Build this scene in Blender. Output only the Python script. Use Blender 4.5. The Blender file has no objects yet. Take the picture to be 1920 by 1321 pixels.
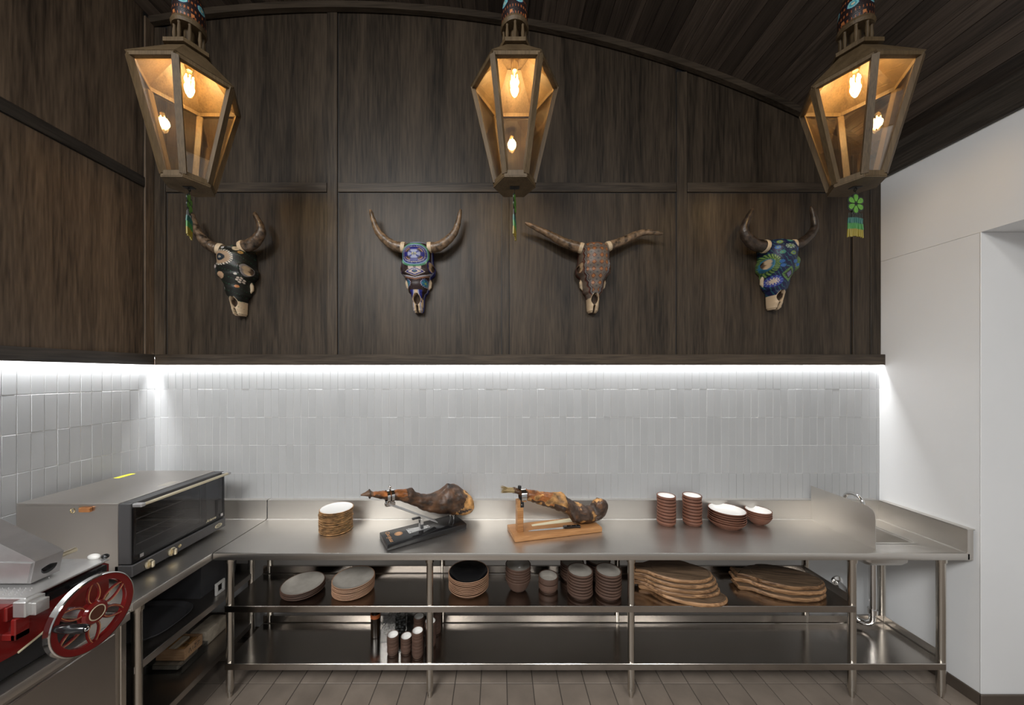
import bpy, bmesh, math, random
from mathutils import Vector, Matrix, noise as mnoise
random.seed(7)
C = bpy.context.scene.collection
PI = math.pi

# ------------------------------------------------------------------ camera, world, light, exposure
F = 630.0                      # focal length in pixels of the 1920 x 1321 frame
VX, VY, EYE = 935.0, 702.0, 1.981
cam_d = bpy.data.cameras.new('camera')
cam = bpy.data.objects.new('camera', cam_d); C.objects.link(cam)
cam.location = (0, 0, EYE); cam.rotation_euler = (PI / 2, 0, 0)
cam_d.sensor_width = 36.0; cam_d.lens = F / 1920 * 36.0
cam_d.shift_x = (960 - VX) / 1920; cam_d.shift_y = (VY - 660.5) / 1920
cam_d.clip_start = 0.02
sc = bpy.context.scene
sc.camera = cam
sc.view_settings.view_transform = 'Standard'
sc.view_settings.look = 'None'
sc.view_settings.exposure = 0.0
sc.view_settings.gamma = 1.0
sc.view_settings.use_curve_mapping = False
world = bpy.data.worlds.new('room_beyond'); sc.world = world
world.use_nodes = True
world.node_tree.nodes['Background'].inputs['Color'].default_value = (0.98, 0.985, 0.99, 1)
world.node_tree.nodes['Background'].inputs['Strength'].default_value = 0.30


def area_light(name, loc, rot, sx, sy, power, col):
    d = bpy.data.lights.new(name, 'AREA'); d.shape = 'RECTANGLE'
    d.size = sx; d.size_y = sy; d.energy = power; d.color = col
    o = bpy.data.objects.new(name, d); C.objects.link(o)
    o.location = loc; o.rotation_euler = rot
    return o


LED = (0.97, 0.985, 1.0)
area_light('led_light_back', (0.145, 2.525, 2.092), (0, 0, 0), 5.47, 0.013, 24, LED)
area_light('led_light_left', (-2.585, 1.0, 2.092), (0, 0, PI / 2), 3.0, 0.013, 22, LED)
for lx, lz, lp in ((-2.0, 4.75, 300), (1.15, 4.5, 48), (3.1, 4.5, 60)):  # unseen lights: large left one is added fill, others stand for dining-room lamps
    area_light('room_fill_light', (lx, -2.1, lz), (math.radians(40), 0, 0), 2.4 if lx < 0 else .6, 1.6 if lx < 0 else .8, lp, (0.985, 0.985, 0.97))
sc.cycles.transparent_max_bounces = 24
for cx, cy in ((-2.588, 2.526), (2.862, 2.528)):        # spots added to cast the bright cones in both corners
    d_ = bpy.data.lights.new('corner_cone_spot', 'SPOT'); d_.energy = 9; d_.color = LED
    d_.spot_size = math.radians(34); d_.spot_blend = .35; d_.shadow_soft_size = .006
    o_ = bpy.data.objects.new('corner_cone_spot', d_); C.objects.link(o_); o_.location = (cx, cy, 2.096)

# ------------------------------------------------------------------ materials
M = {}


def nodes(m):
    m.use_nodes = True
    nt = m.node_tree
    return nt, nt.nodes, nt.links, nt.nodes['Principled BSDF']


def plain(name, col, rough=0.5, metal=0.0, spec=0.5, var=0.0, vscale=8.0, bump=0.0, bscale=60.0, stretch=(1, 1, 1),
          rvar=0.0, coat=0.0, rnd=0.0):
    m = bpy.data.materials.new(name); M[name] = m
    nt, N, L, b = nodes(m)
    b.inputs['Base Color'].default_value = (*col, 1); b.inputs['Roughness'].default_value = rough
    b.inputs['Metallic'].default_value = metal; b.inputs['Specular IOR Level'].default_value = spec
    b.inputs['Coat Weight'].default_value = coat
    tc = N.new('ShaderNodeTexCoord'); mp = N.new('ShaderNodeMapping'); mp.inputs['Scale'].default_value = stretch
    L.new(tc.outputs['Object'], mp.inputs['Vector'])
    oi = N.new('ShaderNodeObjectInfo')
    add = N.new('ShaderNodeVectorMath'); add.operation = 'ADD'
    sc_ = N.new('ShaderNodeVectorMath'); sc_.operation = 'SCALE'; sc_.inputs['Scale'].default_value = 7.3
    cmb = N.new('ShaderNodeCombineXYZ')
    for i in range(3): L.new(oi.outputs['Random'], cmb.inputs[i])
    L.new(cmb.outputs[0], sc_.inputs[0]); L.new(mp.outputs[0], add.inputs[0]); L.new(sc_.outputs[0], add.inputs[1])
    if var or rvar:
        n = N.new('ShaderNodeTexNoise'); n.inputs['Scale'].default_value = vscale; n.inputs['Detail'].default_value = 4
        L.new(add.outputs[0], n.inputs['Vector'])
        if var:
            r = N.new('ShaderNodeMapRange'); r.inputs['From Min'].default_value = .3; r.inputs['From Max'].default_value = .7
            r.inputs['To Min'].default_value = 1 - var; r.inputs['To Max'].default_value = 1 + var
            L.new(n.outputs['Fac'], r.inputs['Value'])
            mul = N.new('ShaderNodeVectorMath'); mul.operation = 'SCALE'; mul.inputs[0].default_value = col
            L.new(r.outputs[0], mul.inputs['Scale'])
            out = mul.outputs[0]
            if rnd:
                r3 = N.new('ShaderNodeMapRange'); r3.inputs['To Min'].default_value = 1 - rnd; r3.inputs['To Max'].default_value = 1 + rnd
                L.new(oi.outputs['Random'], r3.inputs['Value'])
                m2 = N.new('ShaderNodeVectorMath'); m2.operation = 'SCALE'
                L.new(out, m2.inputs[0]); L.new(r3.outputs[0], m2.inputs['Scale']); out = m2.outputs[0]
            L.new(out, b.inputs['Base Color'])
        if rvar:
            r2 = N.new('ShaderNodeMapRange'); r2.inputs['From Min'].default_value = .3; r2.inputs['From Max'].default_value = .7
            r2.inputs['To Min'].default_value = max(.02, rough - rvar); r2.inputs['To Max'].default_value = rough + rvar
            L.new(n.outputs['Fac'], r2.inputs['Value']); L.new(r2.outputs[0], b.inputs['Roughness'])
    if bump:
        n2 = N.new('ShaderNodeTexNoise'); n2.inputs['Scale'].default_value = bscale; n2.inputs['Detail'].default_value = 3
        L.new(add.outputs[0], n2.inputs['Vector'])
        bp = N.new('ShaderNodeBump'); bp.inputs['Strength'].default_value = bump; bp.inputs['Distance'].default_value = .004
        L.new(n2.outputs['Fac'], bp.inputs['Height']); L.new(bp.outputs[0], b.inputs['Normal'])
    return m


def wood(name, dark, light, axis='Z', scale=1.0, rough=0.45, spec=0.4, rnd=0.12, fine=1.0, ring=0.5):
    """grain running along `axis`"""
    m = bpy.data.materials.new(name); M[name] = m
    nt, N, L, b = nodes(m)
    tc = N.new('ShaderNodeTexCoord'); mp = N.new('ShaderNodeMapping')
    s = [9.0 * scale] * 3; s['XYZ'.index(axis)] = 0.55 * scale
    mp.inputs['Scale'].default_value = s
    oi = N.new('ShaderNodeObjectInfo'); cmb = N.new('ShaderNodeCombineXYZ')
    for i in range(3): L.new(oi.outputs['Random'], cmb.inputs[i])
    k = N.new('ShaderNodeVectorMath'); k.operation = 'SCALE'; k.inputs['Scale'].default_value = 23.0
    L.new(cmb.outputs[0], k.inputs[0])
    off = N.new('ShaderNodeVectorMath'); off.operation = 'ADD'
    L.new(tc.outputs['Object'], mp.inputs['Vector']); L.new(mp.outputs[0], off.inputs[0]); L.new(k.outputs[0], off.inputs[1])
    n1 = N.new('ShaderNodeTexNoise'); n1.inputs['Scale'].default_value = 1.0; n1.inputs['Detail'].default_value = 3; n1.inputs['Distortion'].default_value = ring
    n2 = N.new('ShaderNodeTexNoise'); n2.inputs['Scale'].default_value = 9.0 * fine; n2.inputs['Detail'].default_value = 4
    L.new(off.outputs[0], n1.inputs['Vector']); L.new(off.outputs[0], n2.inputs['Vector'])
    a = N.new('ShaderNodeMath'); a.operation = 'MULTIPLY'; a.inputs[1].default_value = 0.55
    c = N.new('ShaderNodeMath'); c.operation = 'MULTIPLY_ADD'; c.inputs[1].default_value = 0.55
    L.new(n1.outputs['Fac'], a.inputs[0]); L.new(n2.outputs['Fac'], c.inputs[0]); L.new(a.outputs[0], c.inputs[2])
    rp = N.new('ShaderNodeValToRGB')
    rp.color_ramp.elements[0].position = .38; rp.color_ramp.elements[0].color = (*dark, 1)
    rp.color_ramp.elements[1].position = .70; rp.color_ramp.elements[1].color = (*light, 1)
    L.new(c.outputs[0], rp.inputs['Fac'])
    r3 = N.new('ShaderNodeMapRange'); r3.inputs['To Min'].default_value = 1 - rnd; r3.inputs['To Max'].default_value = 1 + rnd
    L.new(oi.outputs['Random'], r3.inputs['Value'])
    ml = N.new('ShaderNodeVectorMath'); ml.operation = 'SCALE'
    L.new(rp.outputs['Color'], ml.inputs[0]); L.new(r3.outputs[0], ml.inputs['Scale'])
    L.new(ml.outputs[0], b.inputs['Base Color'])
    b.inputs['Roughness'].default_value = rough; b.inputs['Specular IOR Level'].default_value = spec
    bp = N.new('ShaderNodeBump'); bp.inputs['Strength'].default_value = .25; bp.inputs['Distance'].default_value = .002
    L.new(n2.outputs['Fac'], bp.inputs['Height']); L.new(bp.outputs[0], b.inputs['Normal'])
    return m


def steel(name, col=(.68, .65, .61), rough=.30, axis='X', strength=.08, bump=.06, var=.12):
    m = bpy.data.materials.new(name); M[name] = m
    nt, N, L, b = nodes(m)
    tc = N.new('ShaderNodeTexCoord'); mp = N.new('ShaderNodeMapping')
    s = [160.0] * 3; s['XYZ'.index(axis)] = 1.2
    mp.inputs['Scale'].default_value = s
    L.new(tc.outputs['Object'], mp.inputs['Vector'])
    n = N.new('ShaderNodeTexNoise'); n.inputs['Scale'].default_value = 1; n.inputs['Detail'].default_value = 3
    L.new(mp.outputs[0], n.inputs['Vector'])
    r = N.new('ShaderNodeMapRange'); r.inputs['To Min'].default_value = rough - strength; r.inputs['To Max'].default_value = rough + strength
    L.new(n.outputs['Fac'], r.inputs['Value']); L.new(r.outputs[0], b.inputs['Roughness'])
    n3 = N.new('ShaderNodeTexNoise'); n3.inputs['Scale'].default_value = 3; n3.inputs['Detail'].default_value = 4
    L.new(tc.outputs['Object'], n3.inputs['Vector'])
    r2 = N.new('ShaderNodeMapRange'); r2.inputs['To Min'].default_value = 1 - var; r2.inputs['To Max'].default_value = 1 + var * .8
    L.new(n3.outputs['Fac'], r2.inputs['Value'])
    ml = N.new('ShaderNodeVectorMath'); ml.operation = 'SCALE'; ml.inputs[0].default_value = col
    L.new(r2.outputs[0], ml.inputs['Scale']); L.new(ml.outputs[0], b.inputs['Base Color'])
    b.inputs['Metallic'].default_value = 1.0
    bp = N.new('ShaderNodeBump'); bp.inputs['Strength'].default_value = bump; bp.inputs['Distance'].default_value = .001
    L.new(n.outputs['Fac'], bp.inputs['Height']); L.new(bp.outputs[0], b.inputs['Normal'])
    return m


def clear(name, tint=(1, 1, 1), gloss=.12, rough=.02, edge=1.0):
    """thin pane: mostly see-through with a mirror-like layer on top"""
    m = bpy.data.materials.new(name); M[name] = m
    m.use_nodes = True
    nt = m.node_tree; N, L = nt.nodes, nt.links
    N.clear()
    o = N.new('ShaderNodeOutputMaterial'); t = N.new('ShaderNodeBsdfTransparent'); g = N.new('ShaderNodeBsdfGlossy')
    t.inputs['Color'].default_value = (*tint, 1); g.inputs['Roughness'].default_value = rough
    lw = N.new('ShaderNodeLayerWeight'); lw.inputs['Blend'].default_value = .25
    mr = N.new('ShaderNodeMapRange'); mr.inputs['To Min'].default_value = gloss; mr.inputs['To Max'].default_value = edge
    L.new(lw.outputs['Fresnel'], mr.inputs['Value'])
    mx = N.new('ShaderNodeMixShader')
    L.new(mr.outputs[0], mx.inputs['Fac']); L.new(t.outputs[0], mx.inputs[1]); L.new(g.outputs[0], mx.inputs[2])
    L.new(mx.outputs[0], o.inputs['Surface'])
    return m


def glow(name, col, strength):
    m = bpy.data.materials.new(name); M[name] = m
    nt, N, L, b = nodes(m)
    b.inputs['Base Color'].default_value = (*col, 1)
    b.inputs['Emission Color'].default_value = (*col, 1); b.inputs['Emission Strength'].default_value = strength
    return m


def painted(name, rough=.35, bump=.5):
    """colour comes from the mesh's own bead colours"""
    m = bpy.data.materials.new(name); M[name] = m
    nt, N, L, b = nodes(m)
    a = N.new('ShaderNodeVertexColor'); a.layer_name = 'bead'
    L.new(a.outputs['Color'], b.inputs['Base Color']); b.inputs['Roughness'].default_value = rough
    tc = N.new('ShaderNodeTexCoord'); v = N.new('ShaderNodeTexVoronoi'); v.inputs['Scale'].default_value = 300
    L.new(tc.outputs['Object'], v.inputs['Vector'])
    bp = N.new('ShaderNodeBump'); bp.inputs['Strength'].default_value = bump; bp.inputs['Distance'].default_value = .0015; bp.invert = True
    L.new(v.outputs['Distance'], bp.inputs['Height']); L.new(bp.outputs[0], b.inputs['Normal'])
    return m


wood('oak', (.0140, .0102, .0069), (.066, .048, .0325), 'Z', 1.0, .45, .28, .10)
wood('oak_h', (.018, .0132, .0092), (.072, .054, .038), 'X', 1.0, .45, .28, .08)
wood('oak_y', (.018, .0150, .0125), (.068, .056, .045), 'Y', 1.0, .42, .45, .08)
wood('plank', (.022, .0165, .013), (.105, .080, .063), 'Y', 1.2, .42, .45, .45)
wood('oak_left_lit', (.038, .027, .019), (.165, .115, .076), 'Z', 1.0, .45, .4, .08)  # same oak, its colour lightened to stand for light missing on the left wall
wood('lantern_wood', (.058, .0365, .0165), (.122, .082, .042), 'Z', 2.0, .5, .35, .08)
wood('stand_wood', (.30, .13, .045), (.52, .27, .11), 'X', 2.5, .4, .4, .05)
wood('olive', (.036, .023, .014), (.200, .130, .080), 'X', 2.2, .5, .35, .25, .6, 2.2)
wood('olive_edge', (.075, .032, .013), (.40, .225, .11), 'X', 2.4, .5, .35, .25, .6, 2.0)
wood('crate_wood', (.22, .12, .06), (.40, .25, .14), 'X', 3, .6, .3, .05)
plain('tile_white', (.40, .405, .41), .34, spec=.5, var=.03, vscale=4, bump=.04, bscale=10, rnd=.03)
plain('grout', (.60, .60, .595), .7, var=.05)
plain('paint_white', (.83, .835, .84), .42, spec=.4, var=.025, vscale=1.6, bump=.04, bscale=30)
plain('paint_lower', (.62, .63, .64), .5, var=.03, vscale=2)
plain('floor_tile', (.22, .18, .147), .42, var=.16, vscale=6, bump=.15, bscale=40, rnd=.10)
plain('floor_grout', (.075, .062, .052), .8, var=.1)
plain('base_tile', (.085, .066, .052), .45, var=.15, vscale=6)
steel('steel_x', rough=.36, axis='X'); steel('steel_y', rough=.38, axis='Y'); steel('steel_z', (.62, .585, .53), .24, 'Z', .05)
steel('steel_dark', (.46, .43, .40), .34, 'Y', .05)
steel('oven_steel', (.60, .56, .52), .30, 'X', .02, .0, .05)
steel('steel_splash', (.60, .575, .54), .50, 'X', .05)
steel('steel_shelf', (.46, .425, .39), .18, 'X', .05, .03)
plain('chrome', (.80, .79, .78), .08, 1.0)
plain('brass', (.62, .52, .33), .25, 1.0)
plain('gold_print', (.62, .33, .16), .4, .3)
plain('copper', (.52, .22, .08), .38, .6, var=.2, vscale=30)
plain('black_gloss', (.010, .010, .011), .14, spec=.6)
plain('black_matte', (.014, .014, .015), .45)
plain('oven_frame', (.075, .073, .075), .38, .3)
plain('oven_inside', (.012, .0115, .011), .6, .2)
plain('knob_metal', (.70, .62, .46), .32, 1.0)
plain('wire', (.72, .68, .60), .22, 1.0)
plain('white_plastic', (.80, .79, .76), .4)
plain('yellow_label', (.75, .72, .05), .5)
plain('slicer_red', (.17, .011, .010), .16, spec=.6, coat=.4)
plain('slicer_gold', (.55, .22, .08), .35)
plain('hub_brown', (.10, .035, .02), .3)
plain('ivory', (.62, .55, .38), .4)
plain('aluminium', (.50, .49, .49), .38, .85, var=.06, vscale=20)
plain('aluminium_light', (.66, .655, .65), .34, .8, var=.05, vscale=25)
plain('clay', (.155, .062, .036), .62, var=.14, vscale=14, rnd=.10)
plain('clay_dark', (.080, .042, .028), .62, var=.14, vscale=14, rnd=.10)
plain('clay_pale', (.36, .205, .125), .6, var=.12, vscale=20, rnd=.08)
plain('rustic', (.30, .17, .075), .55, var=.7, vscale=38, stretch=(1, 1, .25), bump=.6, bscale=50, rnd=.3)
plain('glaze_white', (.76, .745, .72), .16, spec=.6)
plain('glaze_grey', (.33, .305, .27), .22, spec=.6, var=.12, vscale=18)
plain('glaze_black', (.006, .006, .007), .12, spec=.6)
plain('ham_skin', (.070, .032, .014), .42, spec=.5, var=.9, vscale=14, stretch=(1, 1, 1.6), bump=.9, bscale=26)
plain('ham_orange', (.26, .088, .022), .36, spec=.55, var=.75, vscale=16, bump=.8, bscale=30)
plain('ham_fat', (.36, .185, .060), .5, var=.85, vscale=22, bump=1.0, bscale=30)
plain('ham_dark', (.045, .024, .014), .5, var=.7, vscale=24, bump=1.0, bscale=40)
plain('hoof', (.16, .085, .045), .5, var=.4, vscale=20)
plain('hair', (.34, .25, .12), .7, var=.3, vscale=60, stretch=(4, 4, 4))
plain('tub_grey', (.055, .055, .060), .5)
plain('tub_blue', (.016, .018, .034), .5)
plain('paper', (.55, .52, .46), .7, var=.1)
plain('cream_pack', (.42, .36, .28), .6, var=.2, vscale=30, bump=.6, bscale=40)
plain('dark_liquid', (.012, .007, .004), .12)
plain('orange_label', (.50, .13, .03), .5)
plain('pebble', (.07, .065, .055), .5, var=.8, vscale=8, rnd=.6)
plain('horn_a', (.085, .058, .038), .34, spec=.55, var=.95, vscale=34, bump=.8, bscale=50)
plain('horn_b', (.15, .098, .058), .36, spec=.55, var=.85, vscale=32, bump=.7, bscale=60)
plain('horn_dark', (.040, .027, .019), .35, spec=.5, var=.8, vscale=24, bump=.8, bscale=50)
plain('bone', (.56, .44, .30), .5, var=.22, vscale=20)
plain('bone_dark', (.10, .065, .04), .6, var=.4, vscale=20)
plain('petal_green', (.10, .28, .030), .45, var=.2, vscale=60)
plain('bead_black', (.012, .018, .012), .4)
plain('bead_teal', (.018, .105, .085), .4)
plain('bead_green', (.045, .20, .045), .4)
plain('bead_yellow', (.25, .19, .02), .4)
painted('beadwork'); painted('beadwork_cap')
clear('pane', (.98, .95, .90), .05, .0, .45)
clear('bulb_glass', (1, .95, .85), .03, .0, .3)
clear('oven_glass', (.58, .58, .60), .035, .0, .35)
clear('plastic', (.86, .87, .88), .04, .05, .35)
glow('filament', (1.0, .66, .28), 120)
glow('led_chip', (.95, .98, 1.0), 6)

# ------------------------------------------------------------------ mesh helpers


class MB:
    def __init__(self):
        self.v, self.f, self.m = [], [], []

    def add(self, vs, fs, mi=0):
        o = len(self.v)
        self.v += [tuple(p) for p in vs]
        self.f += [tuple(i + o for i in q) for q in fs]
        self.m += [mi] * len(fs)
        return self

    def box(self, x0, x1, y0, y1, z0, z1, mi=0, bev=0.0, seg=1):
        if bev:
            bm = bmesh.new(); bmesh.ops.create_cube(bm, size=1)
            for q in bm.verts:
                q.co = Vector(((x0 + x1) / 2 + q.co.x * (x1 - x0), (y0 + y1) / 2 + q.co.y * (y1 - y0), (z0 + z1) / 2 + q.co.z * (z1 - z0)))
            bmesh.ops.bevel(bm, geom=list(bm.edges), offset=bev, segments=seg, affect='EDGES', profile=.5)
            self.bm(bm, mi); return self
        vs = [(x, y, z) for z in (z0, z1) for y in (y0, y1) for x in (x0, x1)]
        return self.add(vs, [(0, 2, 3, 1), (4, 5, 7, 6), (0, 1, 5, 4), (2, 6, 7, 3), (0, 4, 6, 2), (1, 3, 7, 5)], mi)

    def bm(self, bm, mi=0, mat=None):
        bm.verts.index_update()
        vs = [(mat @ q.co) if mat else q.co.copy() for q in bm.verts]
        self.add(vs, [[q.index for q in f.verts] for f in bm.faces], mi); bm.free()
        return self

    def tube(self, pts, r, n=12, mi=0, caps=True, closed=False, flat=1.0):
        pts = [Vector(p) for p in pts]; k = len(pts)
        rs = r if isinstance(r, (list, tuple)) else [r] * k
        d0 = (pts[1] - pts[0]).normalized()
        up = Vector((0, 0, 1)) if abs(d0.z) < .9 else Vector((1, 0, 0))
        nrm = d0.cross(up).normalized(); vs = []
        for i in range(k):
            if closed: d = pts[(i + 1) % k] - pts[i - 1]
            else: d = pts[min(i + 1, k - 1)] - pts[max(i - 1, 0)]
            d.normalize()
            nrm = (nrm - d * nrm.dot(d)).normalized(); b = d.cross(nrm)
            for j in range(n):
                a = 2 * PI * j / n
                vs.append(pts[i] + (nrm * math.cos(a) + b * math.sin(a) * flat) * rs[i])
        fs = []
        for i in range(k if closed else k - 1):
            for j in range(n):
                p, q = i * n, ((i + 1) % k) * n
                fs.append((p + j, p + (j + 1) % n, q + (j + 1) % n, q + j))
        if caps and not closed:
            fs.append(tuple(range(n))[::-1]); fs.append(tuple((k - 1) * n + j for j in range(n)))
        return self.add(vs, fs, mi)

    def lathe(self, prof, n=32, c=(0, 0, 0), mi=0, axis='Z', mis=None):
        vs, ring = [], []
        for (r, z) in prof:
            if r < 1e-6:
                ring.append([len(vs)]); vs.append((0, 0, z))
            else:
                ring.append([len(vs) + j for j in range(n)])
                vs += [(r * math.cos(2 * PI * j / n), r * math.sin(2 * PI * j / n), z) for j in range(n)]
        fs, ms = [], []
        for i in range(len(prof) - 1):
            a, b = ring[i], ring[i + 1]
            for j in range(n):
                q = (j + 1) % n
                if len(a) == 1 and len(b) == 1: continue
                if len(a) == 1: fs.append((a[0], b[q], b[j]))
                elif len(b) == 1: fs.append((a[j], a[q], b[0]))
                else: fs.append((a[j], a[q], b[q], b[j]))
                ms.append(mis[i] if mis else mi)
        if axis == 'X': vs = [(z, x, y) for (x, y, z) in vs]
        if axis == 'Y': vs = [(x, -z, y) for (x, y, z) in vs]
        vs = [(x + c[0], y + c[1], z + c[2]) for (x, y, z) in vs]
        o = len(self.m); self.add(vs, fs); self.m[o:] = ms
        return self

    def prism(self, poly, ext, mi=0, caps=True):
        n = len(poly); e = Vector(ext); a = [Vector(p) for p in poly]
        vs = a + [p + e for p in a]
        fs = [(i, (i + 1) % n, n + (i + 1) % n, n + i) for i in range(n)]
        if caps: fs += [tuple(range(n))[::-1], tuple(range(n, 2 * n))]
        return self.add(vs, fs, mi)

    def loft(self, rings, mi=0, caps=True):
        n = len(rings[0]); vs = [p for r in rings for p in r]; fs = []
        for i in range(len(rings) - 1):
            for j in range(n):
                fs.append((i * n + j, i * n + (j + 1) % n, (i + 1) * n + (j + 1) % n, (i + 1) * n + j))
        if caps:
            fs.append(tuple(range(n))[::-1]); fs.append(tuple((len(rings) - 1) * n + j for j in range(n)))
        return self.add(vs, fs, mi)

    def sphere(self, c, r, n=10, mi=0, sc_=(1, 1, 1)):
        prof = [(r * math.sin(PI * i / n) if 0 < i < n else 0, -r * math.cos(PI * i / n)) for i in range(n + 1)]
        o = len(self.v); self.lathe(prof, n + 4, (0, 0, 0), mi)
        for i in range(o, len(self.v)):
            x, y, z = self.v[i]; self.v[i] = (x * sc_[0] + c[0], y * sc_[1] + c[1], z * sc_[2] + c[2])
        return self

    def xf(self, mat):
        self.v = [tuple(mat @ Vector(p)) for p in self.v]; return self

    def mesh(self, name, mats, ang=35):
        me = bpy.data.meshes.new(name); me.from_pydata(self.v, [], self.f)
        mats = mats if isinstance(mats, (list, tuple)) else [mats]
        for q in mats: me.materials.append(M[q])
        me.polygons.foreach_set('material_index', [min(i, len(mats) - 1) for i in self.m])
        bm = bmesh.new(); bm.from_mesh(me); bmesh.ops.recalc_face_normals(bm, faces=bm.faces); bm.to_mesh(me); bm.free()
        if ang:
            me.polygons.foreach_set('use_smooth', [True] * len(me.polygons))
            me.set_sharp_from_angle(angle=math.radians(ang))
        me.update()
        return me

    def build(self, name, mats, parent=None, loc=None, ang=35):
        return link(name, self.mesh(name, mats, ang), parent, loc)


def link(name, data, parent=None, loc=None):
    o = bpy.data.objects.new(name, data); C.objects.link(o)
    if parent is not None: o.parent = parent
    if loc is not None: o.location = loc
    return o


def tag(o, label=None, cat=None, group=None, kind=None):
    if label: o['label'] = label
    if cat: o['category'] = cat
    if group: o['group'] = group
    if kind: o['kind'] = kind
    return o


def thing(name, label, cat, loc=(0, 0, 0), rz=0, group=None):
    o = bpy.data.objects.new(name, None); C.objects.link(o)
    o.location = loc; o.rotation_euler = (0, 0, rz); o.empty_display_size = .05
    return tag(o, label, cat, group)


def copy_tree(o, parent=None):
    c = o.copy(); C.objects.link(c); c.parent = parent
    for ch in list(o.children): copy_tree(ch, c)
    return c


def at(x, y, d):
    """point at depth d that the photograph shows at pixel (x, y)"""
    return Vector(((x - VX) * d / F, d, EYE - (y - VY) * d / F))


def text_mesh(s, size, mat, shear=0.0, depth=.0004):
    cu = bpy.data.curves.new('lettering', 'FONT'); cu.body = s; cu.size = size; cu.shear = shear
    cu.extrude = depth; cu.align_x = 'CENTER'; cu.align_y = 'CENTER'; cu.resolution_u = 3
    t = bpy.data.objects.new('lettering', cu)
    me = bpy.data.meshes.new_from_object(t); bpy.data.objects.remove(t)
    me.materials.clear(); me.materials.append(M[mat])
    return me


# ------------------------------------------------------------------ the room
D = 2.55            # back wall face
XL, XR = -2.611, 2.885
XC, ZC, RA = -1.245, -3.396, 8.16      # barrel vault: axis and radius


def arc(x): return ZC + math.sqrt(RA * RA - (x - XC) ** 2)


YB = -1.2           # how far the room runs behind the camera
floor = MB().box(-3.2, 4.4, YB - 1.5, D + .15, -.06, -.004).build('floor', 'floor_grout', ang=0); tag(floor, kind='structure')
fp = .1665
ft = MB().box(-.0805, .0805, -.0805, .0805, -.012, 0, bev=.001).mesh('floor_tile', 'floor_tile')
n_t = 0
for j in range(9):
    y = D - .06 - fp * (j + .5)
    for i in range(33):
        x = 2.80 - fp * i
        if n_t >= 297: continue
        o = link('floor_tile', ft, floor, (x, y, random.uniform(-.0008, .0004))); n_t += 1
m = MB()
for j in range(9, 24):
    y = D - .06 - fp * (j + .5)
    for i in range(33):
        x = 2.80 - fp * i
        m.box(x - .0805, x + .0805, y - .0805, y + .0805, -.012, 0)
for j in range(19):
    for i in range(8):
        x = 2.80 + fp * (i + 1); y = 2.0 - fp * (j + .5)
        m.box(x - .0805, x + .0805, y - .0805, y + .0805, -.012, 0)
o = m.build('tile_field', 'floor_tile', floor, ang=0); tag(o, kind='stuff')

# back wall: core, white lower panel, tiles, oak panelling
wb = MB().box(XL - .2, XR + .2, D - .0018, D + .15, 0, 4.9).build('wall_back', 'grout', ang=0); tag(wb, kind='structure')
MB().box(XL, XR, D - .004, D + .003, .0, 1.018).build('lower_panel', 'paint_lower', wb)
TP, RP = .0559, .2125
rows = [2.084 - RP * i for i in range(6)]        # top edge of each tile row
tw, th = TP / 2 - .0011, RP / 2 - .0013
tile = MB().box(-tw, tw, -.004, .006, -th, th, bev=.0016).mesh('wall_tile', 'tile_white')
nx = 100; x0 = at(564.8, 0, D).x; x0 -= TP * math.ceil((x0 - XL) / TP)
stuff = MB(); cnt = 0
for r in range(5):
    for i in range(nx):
        x = x0 + TP * i + TP / 2
        if x + tw > XR + .05: continue
        dy = max(-.0008, min(.0006, random.gauss(0, .0005)))
        if r in (1, 2, 3):
            o = link('wall_tile', tile, wb, (x, D + dy, rows[r] - RP / 2)); cnt += 1
            o.rotation_euler = (random.uniform(-.004, .004), 0, random.uniform(-.008, .008))
        else:
            stuff.box(x - tw, x + tw, D - .004 + dy, D + .006, rows[r] - RP / 2 - th, rows[r] - RP / 2 + th)
o = stuff.build('tile_field', 'tile_white', wb, ang=0); tag(o, kind='stuff')

ZV0, ZV1 = 2.053, 2.132        # valance
ZR0, ZR1 = 3.36, 3.43          # middle rail


def arch_panel(xa, xb, z0, drop, ya, yb):
    k = 14
    top = [(xa + (xb - xa) * i / k, ya, arc(xa + (xb - xa) * i / k) - drop) for i in range(k + 1)]
    return MB().prism([(xa, ya, z0), (xb, ya, z0)] + top[::-1], (0, yb - ya, 0))


PY = 2.546
MB().box(XL, XR, D - .0032, D - .002, ZV1 - .012, 4.88).build('backing', 'black_matte', wb)
for xa, xb in ((-2.512, -1.299), (-1.213, .022), (.082, 1.342), (1.426, 2.668)):
    MB().box(xa, xb, PY, PY + .02, ZV1 - .01, ZR0 - .004, bev=.0025).build('panel', 'oak', wb)
for xa, xb in ((-2.512, -1.299), (-1.213, 1.342), (1.426, 2.668)):
    arch_panel(xa, xb, ZR1 + .003, .0, PY, PY + .02).build('panel', 'oak', wb, ang=0)
SY = 2.534
for xa, xb, z0, z1 in ((-2.60, -2.516, ZV1, arc(-2.6) - .05), (-1.295, -1.219, ZV1, arc(-1.25) - .05), (.026, .078, ZV1, ZR0), (1.348, 1.421, ZV1, arc(1.42) - .05),
                       (2.674, 2.80, ZV1, arc(2.8) - .05), (2.806, XR - .001, ZV1, arc(XR) - .04)):
    MB().box(xa, xb, SY, SY + .03, z0, z1, bev=.002).build('stile', 'oak', wb)
for xa, xb in ((-2.512, -1.299), (-1.214, 1.343), (1.426, 2.668)):
    MB().box(xa, xb, SY + .001, SY + .03, ZR0, ZR1, bev=.002).build('rail', 'oak_h', wb)
k = 40; rg = []
for i in range(k + 1):
    x = XL + (XR - XL) * i / k; z = arc(x)
    rg.append([(x, 2.50, z - .048), (x, 2.535, z - .048), (x, 2.535, z + .01), (x, 2.50, z + .01)])
MB().loft(rg).build('arched_trim', 'oak_h', wb)

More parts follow.
